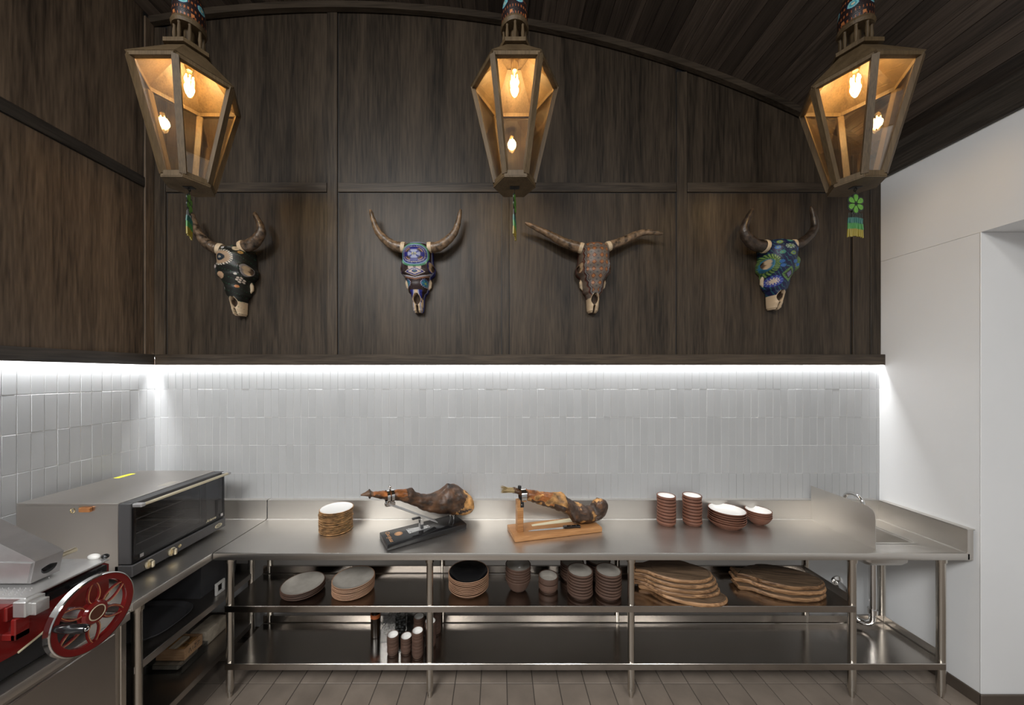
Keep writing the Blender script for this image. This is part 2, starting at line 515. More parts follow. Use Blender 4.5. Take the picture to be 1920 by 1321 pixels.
# left wall
wl = MB().box(XL - .15, XL + .0018, YB, D + .15, 0, 4.9).build('wall_left', 'grout', ang=0); tag(wl, kind='structure')
MB().box(XL - .001, XL + .0045, YB, D - .004, 0, 1.018 - RP).build('lower_panel', 'paint_lower', wl)
tile_l = MB().box(-.006, .004, -tw, tw, -th, th, bev=.0016).mesh('wall_tile', 'tile_white')
for r in range(6):
    for i in range(30):
        o = link('wall_tile', tile_l, wl, (XL + max(-.0008, min(.0006, random.gauss(0, .0005))), D - .006 - TP * (i + .5), rows[r] - RP / 2))
        o.rotation_euler = (0, random.uniform(-.004, .004), random.uniform(-.008, .008))
m = MB()
for r in range(6):
    for i in range(30, 66):
        y = D - .006 - TP * (i + .5)
        m.box(XL - .006, XL + .004, y - tw, y + tw, rows[r] - RP / 2 - th, rows[r] - RP / 2 + th)
o = m.build('tile_field', 'tile_white', wl, ang=0); tag(o, kind='stuff')
LX = XL + .004
MB().box(XL + .001, XL + .003, YB, D, ZV1 - .012, 4.88).build('backing', 'black_matte', wl)
MB().box(LX - .02, LX, .9, D - .085, ZV1 - .01, ZR0 - .004, bev=.0025).build('panel', 'oak_left_lit', wl)
MB().box(LX - .02, LX, YB, .81, ZV1 - .01, ZR0 - .004, bev=.0025).build('panel', 'oak_left_lit', wl)
MB().box(LX - .02, LX, .9, D - .085, ZR1 + .004, 4.66, bev=.0025).build('panel', 'oak_left_lit', wl)
MB().box(LX - .02, LX, YB, .81, ZR1 + .004, 4.66, bev=.0025).build('panel', 'oak_left_lit', wl)
MB().box(LX - .02, LX + .011, D - .081, D - .018, ZV1, 4.62, bev=.002).build('stile', 'oak_left_lit', wl)
MB().box(LX - .02, LX + .011, .814, .896, ZV1, 4.66, bev=.002).build('stile', 'oak_left_lit', wl)
MB().box(LX - .02, LX + .010, .90, D - .085, ZR0, ZR1, bev=.002).build('rail', 'oak_y', wl)

# valance boards hiding the LED strips
t1 = MB().box(XL + .047, XR - .002, 2.504, 2.516, ZV0, ZV1, bev=.0015).box(XL + .047, XR - .002, 2.516, D - .001, ZV1 - .022, ZV1).build('trim_1', 'oak_h')
tag(t1, kind='structure')
t2 = MB().box(XL + .035, XL + .047, YB, 2.504, ZV0, ZV1, bev=.0015).box(XL + .001, XL + .035, YB, 2.516, ZV1 - .022, ZV1).build('trim_2', 'oak_y')
tag(t2, kind='structure')
MB().box(XL + .0455, XL + .0485, 2.502, 2.5035, ZV0, ZV0 + .05).build('corner_bead', 'copper', t1)
tag(MB().box(XL + .03, XR - .02, 2.517, 2.533, 2.093, 2.109).build('led_strip', 'led_chip', ang=0),
    'white LED strip tucked under the back wall valance', 'LED strip')
tag(MB().box(XL + .018, XL + .034, -.45, 2.49, 2.093, 2.109).build('led_strip', 'led_chip', ang=0),
    'white LED strip tucked under the left wall valance', 'LED strip')

# right wall with its deep opening
wr = MB().box(XR, XR + 1.4, 2.01, D + .15, 0, 2.832).box(XR - .0012, XR + 1.4, YB, D + .15, 2.8335, 3.447).box(XR + 1.3, XR + 1.4, YB, 2.01, 0, 2.8335) \
    .build('wall_right', 'paint_white', ang=0); tag(wr, kind='structure')
MB().tube([(XR, 2.01, .08), (XR, 2.01, 2.832)], .003, 8).build('corner_bead', 'paint_white', wr)
bb = MB().box(XR - .012, XR, 2.0, 2.52, 0, .075, bev=.004).box(XR - .012, XR + 1.29, 1.998, 2.01, 0, .075, bev=.004).build('baseboard_right', 'base_tile'); tag(bb, kind='structure')
b2 = MB().box(XL, XR - .012, 2.534, 2.545, 0, .075, bev=.004).build('baseboard_back', 'base_tile'); tag(b2, kind='structure')
t3 = MB().box(XR - .02, XR + .1, YB, D, 3.447, 3.72).build('trim_3', 'oak_y'); tag(t3, kind='structure')

# vaulted plank ceiling
rg = []
for i in range(41):
    x = XL - .2 + (XR + .4 - XL) * i / 40; z = arc(x)
    rg.append([(x, YB, z + .022), (x, D + .1, z + .022), (x, D + .1, z + .06), (x, YB, z + .06)])
ce = MB().loft(rg).build('ceiling', 'black_matte', ang=0); tag(ce, kind='structure')
pw = .098; a0 = math.asin((XL - XC) / RA); a1 = math.asin((XR - XC) / RA); npl = int((a1 - a0) * RA / pw) + 1
pl = {}
for ln in (2, 3):
    pl[ln] = MB().box(-pw / 2 + .0012, pw / 2 - .0012, -.5, .5, 0, .02, bev=.0012).mesh('ceiling_plank', 'plank')
for i in range(npl):
    a = a0 + (i + .5) * pw / RA
    cuts = [YB, YB + random.uniform(.9, 2.9), D - .012]
    for c0, c1 in zip(cuts[:-1], cuts[1:]):
        o = link('ceiling_plank', pl[2], ce, (XC + RA * math.sin(a), (c0 + c1) / 2, ZC + RA * math.cos(a)))
        o.rotation_euler = (0, a, 0); o.scale = (1, c1 - c0 - .002, 1)

# ------------------------------------------------------------------ steel work tables
ZT = .901


def leg(parent, x, y, r=.0205, z1=ZT - .042):
    l = MB().tube([(x, y, .05), (x, y, z1)], r, 20).build('leg', 'steel_z', parent)
    MB().lathe([(0, 0), (.012, 0), (.0145, .03), (.0145, .036), (r * .99, .04), (r * 1.02, .05), (r, .056), (0, .056)], 18, (x, y, 0)).build('foot', 'steel_z', l)
    MB().lathe([(r, -.03), (r + .005, -.028), (r + .006, 0), (r, 0)], 18, (x, y, z1)).build('collar', 'steel_z', l)


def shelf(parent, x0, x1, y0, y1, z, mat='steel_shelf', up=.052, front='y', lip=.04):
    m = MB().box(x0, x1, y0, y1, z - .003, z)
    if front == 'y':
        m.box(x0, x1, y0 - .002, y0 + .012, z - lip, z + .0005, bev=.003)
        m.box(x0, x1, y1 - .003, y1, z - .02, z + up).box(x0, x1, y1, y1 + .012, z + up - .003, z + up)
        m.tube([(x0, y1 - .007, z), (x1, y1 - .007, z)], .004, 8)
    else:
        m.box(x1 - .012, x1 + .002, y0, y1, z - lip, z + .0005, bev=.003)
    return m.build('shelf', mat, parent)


bt = thing('work_table', 'long stainless steel work table with two undershelves along the back wall', 'table', (0, 2.3, 0))
bt_off = (0, -2.3, 0)
BX0, BX1 = -1.728, 2.838
SX0, SX1, SY0, SY1 = 2.38, 2.685, 2.165, 2.44       # sink cut-out
m = MB()
for a, b, c, d in ((BX0, SX0, 2.035, 2.512), (SX0, SX1, 2.035, SY0), (SX0, SX1, SY1, 2.512), (SX1, BX1, 2.035, 2.512)):
    m.box(a, b, c, d, ZT - .004, ZT)
m.box(BX0, BX1 + .012, 2.030, 2.042, ZT - .042, ZT + .0008, bev=.004, seg=2)
m.box(BX0, BX0 + .004, 2.04, 2.5, ZT - .04, ZT + .0005)
top = m.build('table_top', 'steel_x', bt, bt_off)
MB().box(BX0, SX0 - .02, 2.3, 2.34, ZT - .04, ZT - .004).box(BX0 + .02, SX0, 2.08, 2.12, ZT - .04, ZT - .004).build('stiffener', 'steel_x', bt, bt_off)
m = MB().box(BX0 + .003, BX1, 2.508, 2.512, ZT - .003, 1.045, bev=.0015)
m.box(BX0 + .003, BX1, 2.508, D - .003, 1.041, 1.045, bev=.001)
m.tube([(BX0, 2.506, ZT), (BX1, 2.506, ZT)], .005, 8)
m.build('backsplash', 'steel_splash', bt, bt_off)
m = MB().box(BX1 - .003, BX1, 2.034, 2.512, ZT - .003, 1.045, bev=.001).box(BX1 - .003, BX1 + .046, 2.032, 2.512, 1.041, 1.045, bev=.001)
m.box(BX1 - .004, BX1 + .032, 2.030, 2.036, ZT - .042, 1.045, bev=.002)
m.tube([(BX1 - .004, 2.036, ZT), (BX1 - .004, 2.508, ZT)], .005, 8)
m.build('side_splash', 'steel_y', bt, bt_off)
# divider beside the sink, with one rounded corner
pts = [(2.08, ZT), (2.508, ZT), (2.508, 1.152)] + [(2.135 - .055 * math.sin(q * PI / 16), 1.097 + .055 * math.cos(q * PI / 16)) for q in range(9)]
MB().prism([(2.331, y, z) for y, z in pts], (.004, 0, 0)).build('divider', 'steel_y', bt, bt_off)
# sink bowl
rg = []
for (ins, z) in ((-.022, ZT + .0012), (-.004, ZT + .0012), (0, ZT - .004), (.006, ZT - .02), (.012, ZT - .14), (.03, ZT - .165), (.13, ZT - .17)):
    r_ = []; x0_, x1_, y0_, y1_ = SX0 + ins, SX1 - ins, SY0 + ins, SY1 - ins; rr = max(.004, .035 - max(0, ins) * .1)
    for cx, cy, s0 in ((x1_ - rr, y1_ - rr, 0), (x0_ + rr, y1_ - rr, 1), (x0_ + rr, y0_ + rr, 2), (x1_ - rr, y0_ + rr, 3)):
        for q in range(6):
            an = (s0 + q / 5) * PI / 2; r_.append((cx + rr * math.cos(an), cy + rr * math.sin(an), z))
    rg.append(r_)
sk = MB().loft(rg, caps=False).add(rg[-1], [tuple(range(24))]).build('sink_bowl', 'steel_y', bt, bt_off)
MB().lathe([(0, ZT - .168), (.025, ZT - .168), (.03, ZT - .166), (.03, ZT - .1695)], 18, ((SX0 + SX1) / 2, (SY0 + SY1) / 2, 0)).build('drain', 'chrome', sk)
for x in (-1.655, -.424, .815, 2.176, 2.724):
    leg(bt, x, 2.07 - 2.3)
for x in (-1.63, -.40, .845, 2.19, 2.735):
    leg(bt, x, 2.40 - 2.3)
ZM, ZL = .572, .221
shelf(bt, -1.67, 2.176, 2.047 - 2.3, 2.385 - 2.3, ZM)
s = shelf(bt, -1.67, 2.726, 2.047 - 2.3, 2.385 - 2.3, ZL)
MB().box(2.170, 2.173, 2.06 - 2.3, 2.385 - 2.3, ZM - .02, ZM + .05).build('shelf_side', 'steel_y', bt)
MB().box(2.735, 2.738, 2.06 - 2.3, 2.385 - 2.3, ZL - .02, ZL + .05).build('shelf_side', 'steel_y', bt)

lt = thing('work_table', 'stainless steel corner table carrying the oven along the left wall', 'table', (-2.17, 2.0, 0))
lo = (2.17, -2.0, 0)
LX1, LY0 = -1.735, 1.588
m = MB().box(XL + .006, LX1, LY0, 2.512, ZT - .004, ZT)
m.box(LX1 - .010, LX1 + .004, LY0, 2.036, ZT - .042, ZT + .0008, bev=.004, seg=2)
m.box(XL + .01, LX1, LY0 - .004, LY0 + .008, ZT - .042, ZT + .0008, bev=.004, seg=2)
m.build('table_top', 'steel_y', lt, lo)
m = MB().box(XL + .03, LX1 + .002, 2.508, 2.512, ZT - .003, 1.045, bev=.0015).box(XL + .01, LX1 + .002, 2.508, D - .003, 1.041, 1.045, bev=.001)
m.tube([(XL + .03, 2.506, ZT), (LX1, 2.506, ZT)], .005, 8)
m.build('backsplash', 'steel_splash', lt, lo)
MB().box(XL + .03, XL + .034, LY0, 2.51, ZT - .003, 1.045, bev=.0015).box(XL + .008, XL + .034, LY0, 2.51, 1.041, 1.045).build('backsplash', 'steel_y', lt, lo)
for x, y in ((-1.765, 1.640), (-1.765, 2.40), (-2.52, 1.64), (-2.52, 2.40)):
    leg(lt, x + 2.17, y - 2.0)
for z in (ZM, ZL):
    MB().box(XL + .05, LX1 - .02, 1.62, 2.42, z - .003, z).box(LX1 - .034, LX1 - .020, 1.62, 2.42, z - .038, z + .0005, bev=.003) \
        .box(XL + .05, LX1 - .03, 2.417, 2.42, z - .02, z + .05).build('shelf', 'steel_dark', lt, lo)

# faucet and drain pipe
fa = thing('faucet', 'chrome gooseneck faucet rising behind the steel sink divider', 'faucet', (2.545, 2.475, ZT))
MB().lathe([(0, 0), (.024, 0), (.024, .006), (.016, .010), (.013, .04), (.013, .05), (0, .05)], 20).build('base', 'chrome', fa)
pts = [(0, 0, .04), (0, 0, .16)] + [(0, -.065 + .065 * math.cos(q * PI / 10), .165 + .062 * math.sin(q * PI / 10)) for q in range(0, 10)] + [(0, -.128, .150)]
MB().tube(pts, .0115, 14).build('spout', 'chrome', fa)
MB().lathe([(0, -.006), (.0145, -.006), (.0145, .014), (.012, .016)], 16, (0, -.128, .142)).build('aerator', 'chrome', fa)
MB().tube([(.013, 0, .03), (.05, -.008, .045)], .005, 10).build('lever', 'chrome', fa)
dt = thing('drain_trap', 'curved chrome drain trap piping under the sink', 'pipe', (2.56, 2.3, .25))
MB().tube([(0, 0, .485), (0, 0, .10)], .019, 16).build('tailpiece', 'chrome', dt)
MB().lathe([(.019, .0), (.026, .0), (.026, .03), (.019, .03)], 18, (0, 0, .10)).build('slip_nut', 'chrome', dt)
pts = [(0, 0, .11), (0, 0, .075)] + [(-.030 + .030 * math.cos(q * PI / 8), .042 - .042 * math.cos(q * PI / 8), .06 - .05 * math.sin(q * PI / 8)) for q in range(9)] + \
      [(-.06, .084, .10), (-.062, .095, .135), (-.05, .12, .158), (-.03, .16, .166), (.0, .245, .166)]
MB().tube(pts, .019, 14).build('trap_bend', 'chrome', dt)
MB().lathe([(.019, .0), (.026, .0), (.026, .03), (.019, .03)], 18, (-.06, .084, .075)).build('slip_nut', 'chrome', dt)
MB().lathe([(0, 0), (.045, 0), (.042, .008), (.022, .014), (0, .014)], 22, (0, .245, .166), axis='Y').build('flange', 'chrome', dt)

# ------------------------------------------------------------------ oven
ov = thing('convection_oven', 'stainless steel countertop convection oven with black glass door', 'oven', (-2.24, 2.05, ZT))
oo = (2.24, -2.05, -ZT)
OY0, OY1, OX0, OXB, OXF, OZ0, OZ1 = 1.752, 2.352, -2.515, -1.985, -1.915, .925, 1.310
m = MB()
m.box(OX0, OXB, OY0, OY0 + .03, OZ0, OZ1 - .0125, bev=.001).box(OX0, OXB, OY1 - .03, OY1, OZ0, OZ1 - .0125, bev=.001)
m.box(OX0, OXB, OY0 - .001, OY1 + .001, OZ1 - .012, OZ1, bev=.002).box(OX0, OXB, OY0 + .01, OY1 - .01, OZ0, OZ0 + .05).box(OX0, OX0 + .03, OY0 + .01, OY1 - .01, OZ0, OZ1 - .01)
m.build('body', 'oven_steel', ov, oo)
m = MB().box(OX0 + .09, OX0 + .095, OY0 + .04, OY1 - .12, .99, 1.275).box(OX0 + .09, OXB, OY1 - .125, OY1 - .12, .99, 1.275).box(OX0 + .09, OXB, OY0 + .036, OY0 + .04, .99, 1.275)
m.box(OX0 + .09, OXB, OY0 + .036, OY1 - .12, .985, .99)
m.build('cavity', 'oven_inside', ov, oo)
for z in (1.045, 1.105, 1.185):
    m = MB()
    for x in (OX0 + .12, OXB - .012):
        m.tube([(x, OY0 + .045, z), (x, OY1 - .125, z)], .0042, 6)
    for q in range(7):
        y = OY0 + .075 + q * .062
        m.tube([(OX0 + .12, y, z), (OXB - .012, y, z)], .0022, 5)
    m.build('wire_rack', 'wire', ov, oo)
for z in (1.045, 1.105, 1.185):
    MB().tube([(OXB - .02, OY1 - .126, z), (OXB - .004, OY1 - .128, z + .004), (OXB - .004, OY1 - .128, z + .016)], .003, 6).build('rack_hook', 'wire', ov, oo)
MB().box(OXB - .02, OXF + .004, OY0, OY1, OZ0 - .002, .984, bev=.004).build('control_panel', 'oven_frame', ov, oo)
dr = MB().box(OXB - .001, OXF - .006, OY0, OY0 + .022, .990, OZ1 - .004, bev=.003).box(OXB + .004, OXF - .006, OY1 - .022, OY1, .990, OZ1 - .004, bev=.003) \
    .box(OXB - .001, OXF - .006, OY0 + .02, OY1 - .02, OZ1 - .03, OZ1 - .004, bev=.003).box(OXB + .004, OXF - .006, OY0 + .02, OY1 - .02, .990, 1.005, bev=.003) \
    .box(OXB + .004, OXF - .03, OY1 - .118, OY1 - .02, 1.0, OZ1 - .02).box(OXB + .004, OXF - .03, OY0 + .02, OY0 + .05, 1.0, OZ1 - .02) \
    .build('door', 'oven_frame', ov, oo)
MB().box(OXF - .006, OXF, OY0 + .008, OY1 - .004, .992, OZ1 - .03, bev=.001).build('door_glass', 'oven_glass', dr)
hm = MB().tube([(-1.877, OY0 + .015, 1.296), (-1.877, OY1 - .015, 1.296)], .0085, 14)
for ya in (OY0 + .004, OY1 - .03):
    MB().box(-1.918, -1.868, ya, ya + .026, 1.286, 1.306, bev=.004).build('handle_bracket', 'aluminium', dr)
hm.build('handle', 'knob_metal', dr)
for y, z in ((1.834, .949), (1.962, .949)):
    kb = MB().lathe([(0, 0), (.0235, 0), (.0235, .006), (.018, .010), (0, .010)], 24, (OXF + .004, y, z), axis='X').build('knob', 'knob_metal', ov, oo)
    MB().box(OXF + .012, OXF + .034, y - .0085, y + .0085, z - .0175, z + .0175, bev=.004).build('grip', 'knob_metal', kb)
MB().lathe([(0, 0), (.010, 0), (.010, .003), (.007, .004), (0, .0035)], 18, (OXF + .004, 2.011, .957), axis='X').build('indicator_lamp', 'brass', ov, oo)
em = MB().lathe([(.010, 0), (.0125, .001), (.0125, .002), (.0105, .003), (.0095, .002)], 28, (0, 0, 0), axis='X').lathe([(0, .0012), (.0105, .0012)], 28, (0, 0, 0), axis='X', mi=1)
em.v = [(x, y * 2.3, z) for x, y, z in em.v]
em.xf(Matrix.Translation((OXF + .004, 2.290, .953)))
e = em.build('emblem', ['ivory', 'oven_frame'], ov, oo)
t = link('emblem_lettering', text_mesh('UNOX', .013, 'ivory'), e); t.location = (OXF + .0062, 2.290, .953); t.rotation_euler = (PI / 2, 0, PI / 2)
t = link('door_lettering', text_mesh('Arianna', .024, 'ivory', .35), dr); t.location = (OXF + .001, 2.237, 1.018); t.rotation_euler = (PI / 2, 0, PI / 2)
for y in (OY0 + .05, OY1 - .03):
    MB().box(OXF, OXF + .002, y - .009, y + .009, 1.006, 1.024).build('door_catch', 'aluminium', dr)
for x, y in ((OXB - .05, OY0 + .05), (OXB - .05, OY1 - .05), (OX0 + .05, OY0 + .05), (OX0 + .05, OY1 - .05)):
    MB().lathe([(0, 0), (.014, 0), (.018, .025), (0, .025)], 14, (x, y, ZT)).build('foot', 'black_matte', ov, oo)
lk = MB().box(-2.175, -2.118, OY0 - .014, OY0, 1.268, 1.292, bev=.002).build('latch', 'copper', ov, oo)
q = [(-2.196 + .011 * math.cos(a * PI / 8), OY0 - .02, 1.280 + .011 * math.sin(a * PI / 8)) for a in range(16)]
MB().tube(q, .003, 8, closed=True).build('ring', 'brass', lk)
MB().box(-2.50, -2.46, 2.18, 2.28, OZ1, OZ1 + .0008).build('sticker', 'yellow_label', ov, oo)
MB().box(-2.06, -2.005, 2.03, 2.11, OZ1, OZ1 + .0006).build('sticker', 'paper', ov, oo)

# ------------------------------------------------------------------ slicer on its steel stand
st = thing('steel_cabinet', 'low stainless steel cabinet under the red meat slicer', 'cabinet', (-2.1, 1.0, 0))
so = (2.1, -1.0, 0)
CZ = .866
MB().box(XL + .02, -1.75, .42, 1.574, .10, CZ - .035, bev=.004).build('body', 'steel_dark', st, so)
MB().box(XL + .01, -1.733, .40, 1.580, CZ - .004, CZ, bev=.001).box(-1.744, -1.730, .40, 1.580, CZ - .036, CZ + .001, bev=.004, seg=2) \
    .box(XL + .01, -1.735, 1.570, 1.582, CZ - .036, CZ + .001, bev=.004, seg=2).build('top', 'steel_y', st, so)
MB().box(-1.752, -1.742, .46, 1.53, .14, CZ - .06, bev=.004).build('door', 'steel_dark', st, so)
for y in (.45, 1.555):
    MB().box(-1.762, -1.735, y - .013, y + .013, .02, CZ - .036, bev=.003).build('post', 'steel_z', st, so)
    MB().box(XL + .03, XL + .06, y - .013, y + .013, .0, CZ - .036, bev=.003).build('post', 'steel_z', st, so)
    MB().lathe([(0, 0), (.016, 0), (.016, .03), (0, .03)], 14, (-1.75, y, 0)).build('foot', 'black_matte', st, so)

sl = thing('meat_slicer', 'red flywheel meat slicer with silver carriage and guard', 'meat slicer', (-1.95, 1.3, CZ))
go = (1.95, -1.3, -CZ)
# base body with a swept belly
pf = [(1.02, .965), (1.02, 1.10), (1.06, 1.145), (1.50, 1.145), (1.53, 1.12), (1.53, .985), (1.48, .93), (1.42, .955), (1.36, 1.0), (1.30, .975), (1.24, .955)]
MB().prism([(-2.16, y, z) for y, z in pf], (.385, 0, 0)).build('body', 'slicer_red', sl, go)
MB().tube([(-1.774, y, z) for y, z in pf[5:]], .004, 8).build('gilt_line', 'ivory', sl, go)
MB().box(-2.12, -1.80, 1.06, 1.48, CZ, .965, bev=.01).build('pedestal', 'black_matte', sl, go)
MB().box(-2.15, -1.766, 1.205, 1.24, 1.092, 1.143, bev=.003).build('front_rail', 'slicer_red', sl, go)
m = MB().box(-2.15, -1.728, 1.20, 1.24, 1.028, 1.052, bev=.003).box(-1.745, -1.728, 1.20, 1.24, 1.028, 1.105, bev=.003)
m.build('tray_bracket', 'slicer_red', sl, go)
ca = MB().box(-2.16, -1.722, 1.222, 1.486, 1.160, 1.168, bev=.002).build('carriage_plate', 'aluminium_light', sl, go)
MB().box(-2.15, -1.750, 1.226, 1.24, 1.144, 1.160).build('plate_edge', 'aluminium', ca)
m = MB()
for q in range(4):
    for p in range(7):
        m.lathe([(.0018, 0), (.0013, .003), (0, .0045)], 6, (-1.765 - p * .022 - (q % 2) * .011, 1.242 + q * .012, 1.168))
for p in range(6):
    m.lathe([(.0018, 0), (.0013, .003), (0, .0045)], 6, (-1.80 - p * .022, 1.345, 1.168))
o = m.build('spikes', 'aluminium', ca); tag(o, kind='stuff')
MB().box(-1.745, -1.70, 1.205, 1.262, 1.108, 1.164, bev=.003).box(-1.735, -1.685, 1.222, 1.262, 1.105, 1.150, bev=.002).build('carriage_block', 'aluminium_light', sl, go)
pf = [(-2.3, 1.178), (-1.80, 1.178), (-1.782, 1.262), (-1.800, 1.274), (-2.3, 1.52)]
gd = MB().prism([(x, 1.292, z) for x, z in pf], (0, .085, 0)).build('guard', 'aluminium', sl, go)
MB().prism([(x, 1.286, z) for x, z in ((-2.3, 1.185), (-1.805, 1.185), (-1.790, 1.258), (-2.3, 1.27))], (0, .008, 0)).build('guard_plate', 'aluminium', gd)
MB().lathe([(0, 0), (.034, 0), (.036, .012), (.024, .024), (0, .026)], 22, (-1.815, 1.340, 1.222), axis='X').build('cap', 'black_gloss', gd)
MB().tube([(-1.832, 1.37, 1.225), (-1.832, 1.455, 1.225)], .0095, 14).build('rod', 'knob_metal', gd)
MB().sphere((-1.79, 1.487, 1.176), .018, 10, sc_=(1.5, .8, .7)).build('knob', 'white_plastic', sl, go)
MB().sphere((-1.745, 1.490, 1.176), .013, 10, sc_=(1.2, .9, .8)).build('knob', 'black_gloss', sl, go)
MB().box(-1.775, -1.745, 1.30, 1.50, 1.10, 1.135, bev=.004).tube([(-1.742, 1.36, 1.12), (-1.742, 1.47, 1.12)], .008, 10).build('slide_rail', 'black_gloss', sl, go)
# flywheel in the plane x = -1.62
WX, WY, WZ, WR = -1.62, 1.352, 1.025, .1426
wh = MB().lathe([(WR - .012, -.027), (WR - .003, -.027), (WR, -.024), (WR, -.003), (WR - .003, 0), (WR - .005, 0)], 72, (WX, WY, WZ), axis='X').build('flywheel', 'chrome', sl, go)
MB().lathe([(WR - .005, -.001), (WR - .026, -.003), (WR - .028, -.008), (WR - .028, -.022), (WR - .012, -.026)], 72, (WX, WY, WZ), axis='X').build('rim', 'slicer_red', wh)
for q in range(6):
    a0_ = q * PI / 3 + PI / 6
    cpts = []
    for s in range(20):
        u = 2 * PI * s / 20
        rr = .079 + .041 * math.cos(u); ww = .0190 * math.sin(u) * (1 - .25 * math.cos(u))
        cpts.append((WX - .012, WY + rr * math.cos(a0_) - ww * math.sin(a0_), WZ + rr * math.sin(a0_) + ww * math.cos(a0_)))
    MB().tube(cpts, .0052, 8, closed=True).build('spoke', 'slicer_red', wh)
    cp2 = [(x + .0062, y, z) for x, y, z in cpts]
    MB().tube(cp2, .0011, 5, closed=True).build('gilt_line', 'slicer_gold', wh)
hb = MB().lathe([(.043, -.024), (.044, -.004), (.038, .004), (.030, .006), (0, .006)], 40, (WX, WY, WZ), axis='X').build('hub', 'slicer_red', wh)
MB().lathe([(.0245, .006), (.0255, .0075), (.0275, .0075), (.0285, .006)], 40, (WX, WY, WZ), axis='X').build('hub_ring', 'ivory', hb)
MB().lathe([(0, .0068), (.0245, .0065)], 40, (WX, WY, WZ), axis='X').build('hub_badge', 'hub_brown', hb)
MB().tube([(WX - .18, WY, WZ), (WX - .02, WY, WZ)], .018, 16).build('axle', 'aluminium', wh)
ha = math.atan2(-.075, -.098)
hy, hz = WY - .122, WZ + .026
hd = MB().lathe([(0, -.01), (.011, -.01), (.011, .006), (.0135, .010), (.0158, .05), (.0150, .106), (.011, .112), (0, .113)], 20, (WX, hy, hz), axis='X').build('crank_handle', 'black_gloss', wh)
MB().lathe([(.004, .1135), (.0065, .1145), (.008, .1125)], 18, (WX, hy, hz), axis='X').build('end_ring', 'chrome', hd)

# ------------------------------------------------------------------ lanterns
def hexa(s, z, rot=0.0): return [Vector((s * math.cos(rot + i * PI / 3), s * math.sin(rot + i * PI / 3), z)) for i in range(6)]


def bar(m, a, b, cin, w, t, mi=0):
    """square-cut timber from a to b, its broad side turned away from the lantern's axis"""
    a, b = Vector(a), Vector(b); d = (b - a).normalized()
    mid = (a + b) / 2; out = Vector((mid.x, mid.y, 0)).normalized()
    out = (out - d * out.dot(d)).normalized(); s = d.cross(out)
    vs = []
    for p in (a, b):
        for i, j in ((-1, -1), (1, -1), (1, 1), (-1, 1)):
            vs.append(p + s * (i * w / 2) + out * (j * t / 2))
    m.add(vs, [(0, 1, 2, 3), (4, 7, 6, 5), (0, 4, 5, 1), (1, 5, 6, 2), (2, 6, 7, 3), (3, 7, 4, 0)], mi)
    return m


LZ0, LZ1, LB, LT = 2.975, 3.470, .104, .222


